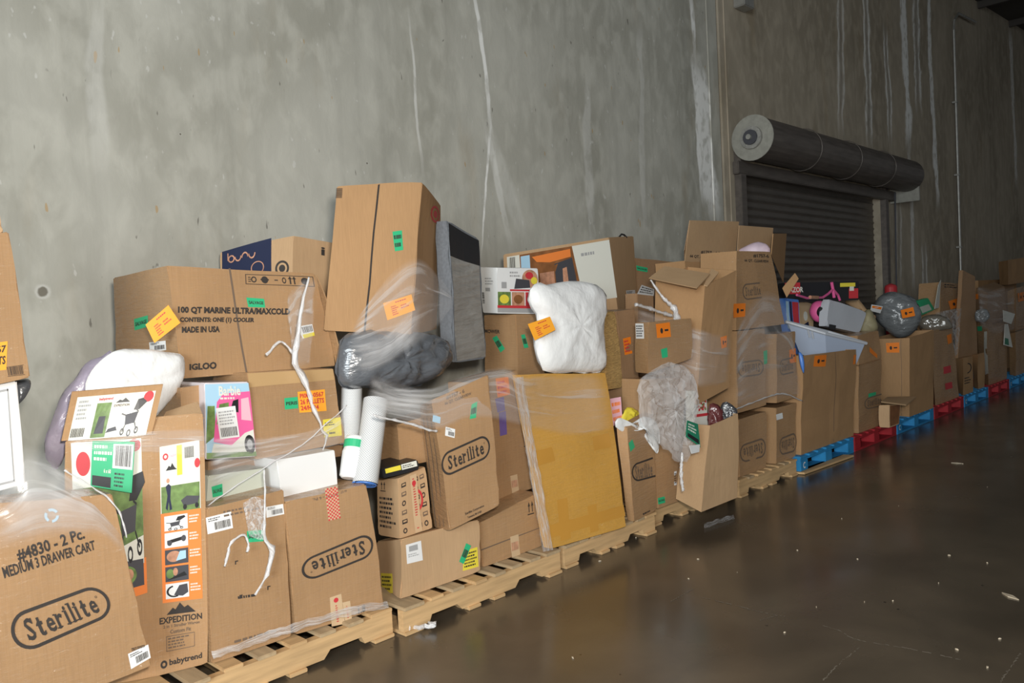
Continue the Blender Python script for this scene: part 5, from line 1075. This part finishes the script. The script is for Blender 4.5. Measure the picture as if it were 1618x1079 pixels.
# ================================================================== first red pallet
B = Box([(1357, 578), (1393, 567), (1392, 682), (1357, 693)], (3.26, 3.26), .5); B.body(CBW); cut_logo(B, [(1365, 630), (1400, 620), (1401, 640), (1366, 648)], .8); B.done('carton with a faint oval logo low on the first red pallet')
B.sticker('F', [(1372, 622), (1384, 619), (1384, 624), (1372, 628)], GRN, label='green sticker')
B = Box([(1356, 530), (1388, 522), (1393, 566), (1357, 577)], (3.30, 3.30), .5); B.body(CBW); B.done('film-wrapped upper carton on the first red pallet, with an orange curved tag')
B.sticker('F', [(1374, 548), (1386, 560), (1386, 566), (1374, 556)], ORG, label='orange tag')
blob('tan_bag', 'tan and khaki crumpled bag heaped on the film-wrapped upper carton', 'bag', [(1354, 528), (1360, 500), (1372, 488), (1380, 496), (1387, 520), (1366, 532)], 3.48, .10, pm('khaki_bag', (.30, .26, .15), .6, var=.5, scale=14), .015, 14, n=26, rings=6)
B = Box([(1406, 640), (1422, 637), (1421, 674), (1406, 681)], (3.12, 3.12), LB=[(1389, 641), (1390, 682)], yb=3.22); B.body(CBL); rect(B.mb, B.UV('F', .05, .05, .95, .95), 0, 0, 1, 1, BRN, .001); B.done('small torn carton end beneath the torn hanging flap')  # brown front panel paints in the shade of the torn hole
o = slab_px('cardboard_sheet', [(1402, 627), (1448, 626), (1432, 639), (1392, 634)], (3.28, 3.12, 3.00, 3.12), .014, CBL); tag(o, 'torn cardboard flap sticking out flat above the small torn carton end', 'cardboard')
# ================================================================== second blue pallet
B = Box([(1437, 534), (1476, 521), (1475, 654), (1437, 664)], (3.2, 3.2), LB=[(1378, 536), (1386, 690)], yb=3.60); B.open_body(CB); rect(B.mb, B.UV('L', .77, .01, .78, .99), 0, 0, 1, 1, GINK, .001, 8); B.done('tall carton on the second blue pallet, with a grey rubbish bag on top')
B.sticker('L', [(1400, 542), (1421, 541), (1421, 557), (1401, 557)], ORG, label='orange tag', art=a_dot)
o = blob('rubbish_bag', 'round shiny grey rubbish bag on top of the tall carton, with an orange tag', 'bag', [(1381, 484), (1391, 467), (1412, 461), (1436, 467), (1450, 478), (1456, 500), (1446, 522), (1424, 534), (1404, 524), (1386, 506)], 3.44, .20, SBAG, .03, 6, n=60, rings=14, crease=.03)
paper(o, [(1423, 490), (1443, 485), (1446, 499), (1426, 503)], (3.31, 3.16, 3.14, 3.29), ORG, 'orange tag', art=a_dot); paper(o, [(1377, 481), (1395, 484), (1391, 495), (1375, 491)], (3.56, 3.42, 3.40, 3.54), WHITE, 'white label', art=lambda mb, S: rect(mb, S, .1, .5, .95, .85, ORG, .001, 1))
B = Box([(1447, 476), (1467, 471), (1477, 489), (1456, 498)], (3.60, 3.58), .06); B.body(GRN); rect(B.mb, B.UV('F', .1, .1, .8, .55), 0, 0, 1, 1, OFFW, .001); B.done('flat green and white pack behind the grey rubbish bag')
B = Box([(1462, 466), (1479, 464), (1481, 484), (1466, 484)], (3.72, 3.72), .05); B.body(LBLUE); B.done('pale blue pack behind the flat green pack')
# ================================================================== second red pallet
B = Box([(1474, 523), (1504, 515), (1516, 640), (1478, 651)], (3.24, 3.24), LB=[(1456, 520), (1470, 650)], yb=3.42); B.body(CBW); 
for q in ([(1490, 580), (1502, 577), (1503, 588), (1491, 591)], [(1493, 606), (1504, 603), (1505, 613), (1494, 616)]): rect(B.mb, B.S('F', q), 0, 0, 1, 1, RED, .001)
B.done('film-wrapped tapering carton with two red marks on the second red pallet'); B.sticker('F', [(1496, 530), (1503, 527), (1504, 541), (1498, 544)], ORG, label='orange tag')
blob('clear_bag', 'dim clear plastic bag slumped on the film-wrapped tapering carton', 'bag', [(1450, 512), (1460, 500), (1478, 496), (1496, 502), (1506, 516), (1490, 522), (1466, 524)], 3.30, .08, pm('smoky_film_bag', (.16, .14, .11), .2, coat=.9, bump=.7, scale=10), .03, 8, n=40, rings=9, crease=.03)
# ================================================================== third blue pallet
B = Box([(1522, 566), (1537, 562), (1538, 630), (1522, 636)], (3.24, 3.24), LB=[(1507, 567), (1513, 644)], yb=3.42); B.body(CB); S = B.S('F', [(1523, 575), (1536, 571), (1537, 588), (1523, 592)]); ell(B.mb, S, .4, .5, .5, .5, INK, .001, inner=.8, a0=-1.5, a1=1.5); scrib(B.mb, B.S('F', [(1524, 596), (1536, 593), (1536, 605), (1524, 608)]), 0, 0, 1, 1, 3, INK, .001); B.done('left of the two pale-edged cartons on the third blue pallet')
B = Box([(1545, 560), (1555, 557), (1556, 622), (1546, 626)], (3.26, 3.26), LB=[(1536, 561), (1539, 630)], yb=3.38); B.body(CB); B.done('right of the two pale-edged cartons on the third blue pallet')
B = Box([(1486, 446), (1522, 448), (1517, 540), (1484, 530)], (3.52, 3.50), .28); B.body(CBW); scrib(B.mb, B.S('F', [(1492, 448), (1516, 449), (1516, 456), (1492, 455)]), 0, 0, 1, 1, 2, INK, .001); B.done('upright open carton with an orange tag, left of the tall leaning cardboard sheet')
B.sticker('F', [(1498, 476), (1518, 469), (1521, 482), (1502, 489)], ORG, label='orange tag', art=a_dot); B.flap([(1483, 450), (1487, 442), (1484, 486), (1477, 488)], (3.48, 3.50, 3.48, 3.44), OFFW, 'white inner flap edge')
B = Box([(1521, 427), (1541, 437), (1545, 572), (1513, 575)], (3.42, 3.36), .05); B.body(CBD); B.done('tall dark cardboard sheet leaning on the third blue pallet', 'cardboard', 'cardboard_sheet')
# ================================================================== third red pallet and beyond
B = Box([(1560, 520), (1590, 512), (1592, 632), (1563, 645)], (3.26, 3.26), LB=[(1543, 508), (1550, 640)], yb=3.46); B.body(CBW); B.done('film-wrapped carton with a bright glossy edge on the third red pallet')
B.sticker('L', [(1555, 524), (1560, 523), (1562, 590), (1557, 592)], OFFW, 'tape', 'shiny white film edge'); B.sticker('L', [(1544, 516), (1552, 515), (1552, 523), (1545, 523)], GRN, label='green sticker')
B = Box([(1560, 462), (1588, 452), (1590, 505), (1560, 513)], (3.34, 3.34), LB=[(1542, 455), (1543, 502)], yb=3.55); B.body(CBD); B.done('film-wrapped upper carton on the third red pallet'); B.sticker('L', [(1541, 465), (1546, 464), (1546, 472), (1542, 473)], ORG, label='orange tag')
blob('foil_bag', 'black and silver foil bag in front of the film-wrapped upper carton', 'bag', [(1541, 494), (1548, 488), (1560, 490), (1564, 500), (1556, 508), (1543, 507)], 3.24, .05, SBAG, .02, 12, n=40, rings=9, crease=.03)
B = Box([(1546, 443), (1606, 441), (1607, 640), (1549, 640)], (4.25, 4.0), .15, zmin=.002); B.body(CB); scrib(B.mb, B.S('F', [(1558, 447), (1590, 445), (1590, 450), (1558, 452)]), 0, 0, 1, 1, 1, INK, .001); B.done('wide carton at the back above the third red pallet')
o = paper(None, [(1585, 490), (1604, 496), (1598, 512), (1586, 508)], (3.24, 3.22, 3.22, 3.24), OFFW, name='paper_sheet', th=.004); tag(o, 'bent white sheet of paper hanging on the wrapped load near the right edge', 'paper')
o = paper(None, [(1588, 512), (1593, 512), (1600, 549), (1586, 545)], (3.22, 3.22, 3.20, 3.22), OFFW, name='paper_tag', th=.004, art=lambda mb, S: rect(mb, S, .1, .05, .6, .35, pm('dark_green_print', (.02, .2, .11)), .001)); tag(o, 'narrow white and green tag hanging under the bent white sheet', 'tag')
B = Box([(1604, 525), (1640, 514), (1640, 618), (1606, 631)], (3.24, 3.24), LB=[(1594, 528), (1597, 640)], yb=3.36); B.body(CBW); B.done('lower film-wrapped carton at the right edge of the picture')
B = Box([(1606, 455), (1640, 445), (1640, 513), (1604, 523)], (3.30, 3.30), LB=[(1592, 460), (1592, 524)], yb=3.46); B.body(CBW); B.done('upper film-wrapped carton with an orange tag at the right edge'); B.sticker('F', [(1608, 463), (1622, 460), (1622, 474), (1609, 477)], ORG, label='orange tag', art=a_dot)
B = Box([(1592, 411), (1640, 404), (1640, 442), (1593, 450)], (3.66, 3.60), LB=[(1578, 414), (1579, 450)], yb=3.9); B.body(CB); B.done('highest carton at the right edge, on top of the far loads')
# ================================================================== stretch film
def film(label, top, bot, m=FILM, amp=.008, fr=9, nu=30, nv=12, sag=0.0, ropes=()):
    mb = MB(); sheet(mb, top, bot, m, nu, nv, amp, fr, sag)
    for pts, r in ropes: rope(mb, pts, r, FILMR, 24)
    return tag(mb.build('stretch_wrap', smooth=True), label, 'plastic wrap')
def d(pts, y): return [(p[0], p[1], p[2] if len(p) > 2 else y) for p in pts]
film('clear film bunched over the top edge of the leaning drawer cart carton', d([(-30, 770), (20, 735), (40, 702), (75, 712), (110, 742), (150, 775), (190, 808)], 3.30), d([(-30, 890), (20, 872), (60, 866), (100, 858), (130, 852), (170, 856), (216, 905)], 3.22), FILMW, .012, 7, 36, 16, ropes=[(d([(100, 742), (150, 772), (188, 806), (200, 850)], 3.235), .003)])
film('clear film band stretched across the stroller carton', d([(104, 694, 3.52), (180, 690, 3.46), (242, 680, 3.41), (330, 676, 3.36)], 3.4), d([(106, 706, 3.52), (180, 716, 3.46), (244, 716, 3.41), (335, 726, 3.36)], 3.4), FILM, .004)
film('clear film drawn tight under the pink toy carton, with a diagonal fold', d([(328, 690), (420, 690), (500, 676), (548, 640)], 3.42), d([(328, 775), (400, 745), (470, 720), (548, 702)], 3.40), FILM, .006, ropes=[(d([(328, 800), (400, 750), (480, 700), (548, 640)], 3.41), .003)])
film('twisted white rope of film hanging from the cooler carton', d([(452, 470), (478, 440), (500, 436)], 3.60), d([(462, 575), (472, 585), (490, 580)], 3.56), FILM, .012, 12, 14, 14,
     ropes=[(d([(488, 437), (476, 490), (466, 560), (470, 580), (482, 602), (492, 640), (505, 665), (508, 682), (516, 690), (510, 712)], 3.50), [.005, .007, .010, .016, .013, .014, .011, .010, .007, .004]), (d([(420, 560), (445, 540), (468, 568)], 3.58), .006)])
film('torn white film strands dangling on the plain tall carton', d([(384, 795), (402, 785), (418, 790)], 3.31), d([(395, 848), (408, 852), (418, 850)], 3.31), FILMD, .012, 14, 12, 12,
     ropes=[(d([(418, 742), (419, 800), (418, 850), (430, 868), (424, 900), (404, 940)], 3.30), [.004, .005, .007, .011, .010, .004]), (d([(356, 895), (364, 860), (384, 846), (393, 858), (390, 873)], 3.31), .005)])
film('crumpled film caught along the bottom edge of the first notched pallet load', d([(335, 1030), (470, 983), (560, 958), (612, 950)], 3.26), d([(338, 1042), (470, 996), (560, 970), (614, 960)], 3.25), FILMD, .012, 20, 40, 5)
film('clear film stretched over the lower part of the tall leaning carton', d([(565, 500, 3.52), (610, 440, 3.48), (655, 405, 3.45), (690, 430, 3.52), (720, 472, 3.56)], 3.5), d([(540, 560, 3.42), (600, 562, 3.40), (650, 556, 3.40), (690, 520, 3.46), (718, 478, 3.55)], 3.5), FILM, .008, 8)
film('glossy film over the shoulders of the upright oval logo carton and the rolled mat', d([(600, 612), (680, 612), (740, 590), (800, 578), (824, 592), (890, 590, 3.32), (958, 591, 3.33)], 3.20), d([(578, 655), (640, 668), (690, 682), (750, 660), (832, 676), (900, 690, 3.26), (976, 680, 3.26)], 3.16), FILM, .010, 9, ropes=[(d([(590, 656), (640, 668), (690, 682)], 3.18), .006)])
film('wrinkled film strip down the left edge of the mustard carton', d([(812, 597), (826, 594)], 3.36), d([(858, 872), (874, 868)], 3.20), FILMD, .010, 16, 6, 40)
film('clear film wrapped around the tall open carton, knotted into a hanging rope', d([(1003, 482, 3.4), (1050, 500, 3.36), (1110, 520, 3.02), (1156, 530, 3.04)], 3.1), d([(1004, 590, 3.4), (1050, 598, 3.36), (1100, 614, 3.02), (1153, 606, 3.04)], 3.1), FILM, .008, 9,
     ropes=[(d([(1028, 442, 3.46), (1046, 468, 3.40), (1064, 486, 3.34), (1070, 505, 3.30), (1074, 530, 3.28)], 3.3), [.008, .009, .012, .022, .026, .02]), (d([(1005, 480), (1040, 492), (1066, 500)], 3.36), .012)])
o = paper(None, [(1060, 537), (1089, 531), (1093, 550), (1066, 554)], (3.26, 3.24, 3.24, 3.26), GRN, name='paper_tag', th=.004, art=lambda mb, S: [rect(mb, S, x, 0, x + .1, 1, OFFW, .001, 1) for x in (.05, .3, .5, .68)]); tag(o, 'green and white striped tag hanging from the knotted film rope', 'tag')
o = blob('film_bundle', 'crumpled mass of clear film between the slim logo carton and the tipped open carton', 'plastic wrap', [(1010, 608), (1030, 586), (1062, 572), (1092, 588), (1102, 620), (1098, 668), (1092, 716), (1076, 730), (1056, 712), (1036, 692), (1016, 668)], 3.02, .04, FILMD, .035, 14, n=54, rings=12, smooth=False, crease=.03)
mb = MB(); rope(mb, d([(1078, 715), (1076, 745), (1080, 775)], 2.98), .010, FILMR); mb.build('film_tail', o, smooth=True)
film('clear film wrapped around the logo stack', d([(1162, 522), (1200, 460), (1236, 470), (1252, 520)], 3.262), d([(1160, 648), (1210, 640), (1268, 628)], 3.262), FILM, .008, 9, ropes=[(d([(1160, 648), (1210, 628), (1240, 622), (1268, 634)], 3.25), .006)])
film('clear film pulled into a pale triangle beside the tall dark cardboard sheet', d([(1478, 494), (1500, 490), (1519, 487)], 3.40), d([(1506, 560), (1509, 562), (1513, 560)], 3.34), FILMD, .01, 9, 14, 14)
film('clear film over the far wrapped loads near the right edge', d([(1543, 450), (1570, 455), (1604, 450)], 3.20), d([(1548, 520), (1575, 530), (1606, 522)], 3.19), FILM, .01, 7)
mb = MB(); sheet(mb, [(1112, 812, 3.05), (1135, 800, 3.02), (1158, 794, 3.0)], [(1112, 814, 2.98), (1140, 814, 2.96), (1160, 806, 2.94)], FILMD, 16, 6, .004, 20)
for i, v in enumerate(mb.v): v.z = .012 + .02 * abs(noise.noise(v * 13))
tag(mb.build('plastic_scrap', smooth=True), 'scrap of clear plastic lying on the floor under the tipped open carton', 'scrap')
mb = MB(); a, b = at_z(640, 998, .01), at_z(692, 992, .01)
mb.tube([lerp(a, b, i / 12) + Vector((0, R.uniform(-.03, .03), .012 + R.uniform(0, .012))) for i in range(13)], [R.uniform(.006, .016) for _ in range(13)], FILMR, 7, jit=.4, uv=True)
tag(mb.build('plastic_scrap'), 'twisted scrap of film on the floor at the left foot of the clean pale pallet', 'scrap')
mb = MB(); c = at_z(893, 893, 0); mb.box(c.x - .06, c.x + .05, c.y, c.y + .2, 0, .05, WOOD, .012); o = tag(mb.build('wood_block'), 'broken wood block on the floor right of the clean pale pallet', 'wood')
# wood chips and paper bits on the floor
r = random.Random(11)
chips = [(1512, 732), (1521, 733), (1355, 884), (1366, 952), (1411, 950), (1483, 922), (1500, 878), (1560, 890), (1165, 905), (1088, 915), (1103, 884), (1512, 1027), (1560, 1055), (1597, 943), (1290, 960), (1240, 1000), (948, 887), (1005, 850), (905, 1040), (1580, 1010), (1330, 820), (1420, 800), (1560, 770), (1260, 870)]
for k, (px, py) in enumerate(chips):
    c = at_z(px, py, 0); L = r.uniform(.004, .010) * (7 if k in (0, 13) else 1); a = r.uniform(0, 3.1); mb = MB()
    u = Vector((math.cos(a), math.sin(a), 0)); v = Vector((-u.y, u.x, 0)) * r.uniform(.25, .5)
    top = [c + u * L + Vector((0, 0, .006)), c + v * L + Vector((0, 0, .008)), c - u * L * .9 + Vector((0, 0, .005)), c - v * L * .8 + Vector((0, 0, .007))]
    bot = [Vector((p.x, p.y, .0005)) for p in top]
    mb.add(top + bot, [(0, 1, 2, 3), (7, 6, 5, 4)] + [(i, (i + 1) % 4, 4 + (i + 1) % 4, 4 + i)[::-1] for i in range(4)], pm('chip_wood', (.50, .42, .31), .8)); tag(mb.build('wood_chip'), 'tiny pale wood chip scattered on the dark floor', 'wood chip', 'wood chips on the floor')
a, b = at_z(1268, 750, 0), at_z(1346, 722, 0); mb = MB(); w = Vector((-.02, .10, 0))
mb.hexa({(i, j, k): lerp(a, b, i) + w * k + Vector((0, -.02, .004 + .018 * j)) for i in (0, 1) for j in (0, 1) for k in (0, 1)}, WOOD)
tag(mb.build('plank'), 'pale loose plank lying along the foot of the first blue pallet', 'wood')
z = at_y(1172, 4, 4.7); mb = MB(); mb.box(z.x - .12, z.x + .12, 4.60, YW - .002, z.z - .08, z.z + .06, STEEL, .01)
tag(mb.build('wall_bracket'), 'small metal bracket on the wall high above the roll-up door hood', 'bracket')
film('film patch with glare painted white between the bedding bag and the rolled mat', d([(585, 588), (630, 604), (678, 612)], 3.30), d([(575, 650), (625, 660), (676, 668)], 3.18), FILMW, .012, 10, 20, 14)  # added sheet whose white opacity paints the glare
film('film patch with glare painted white across the grey bedding bag', d([(560, 540), (620, 515), (668, 470)], 3.40), d([(556, 590), (600, 588), (664, 540)], 3.39), FILMW, .012, 9, 20, 14)  # painted glare: a whitened sheet laid in front of the bag
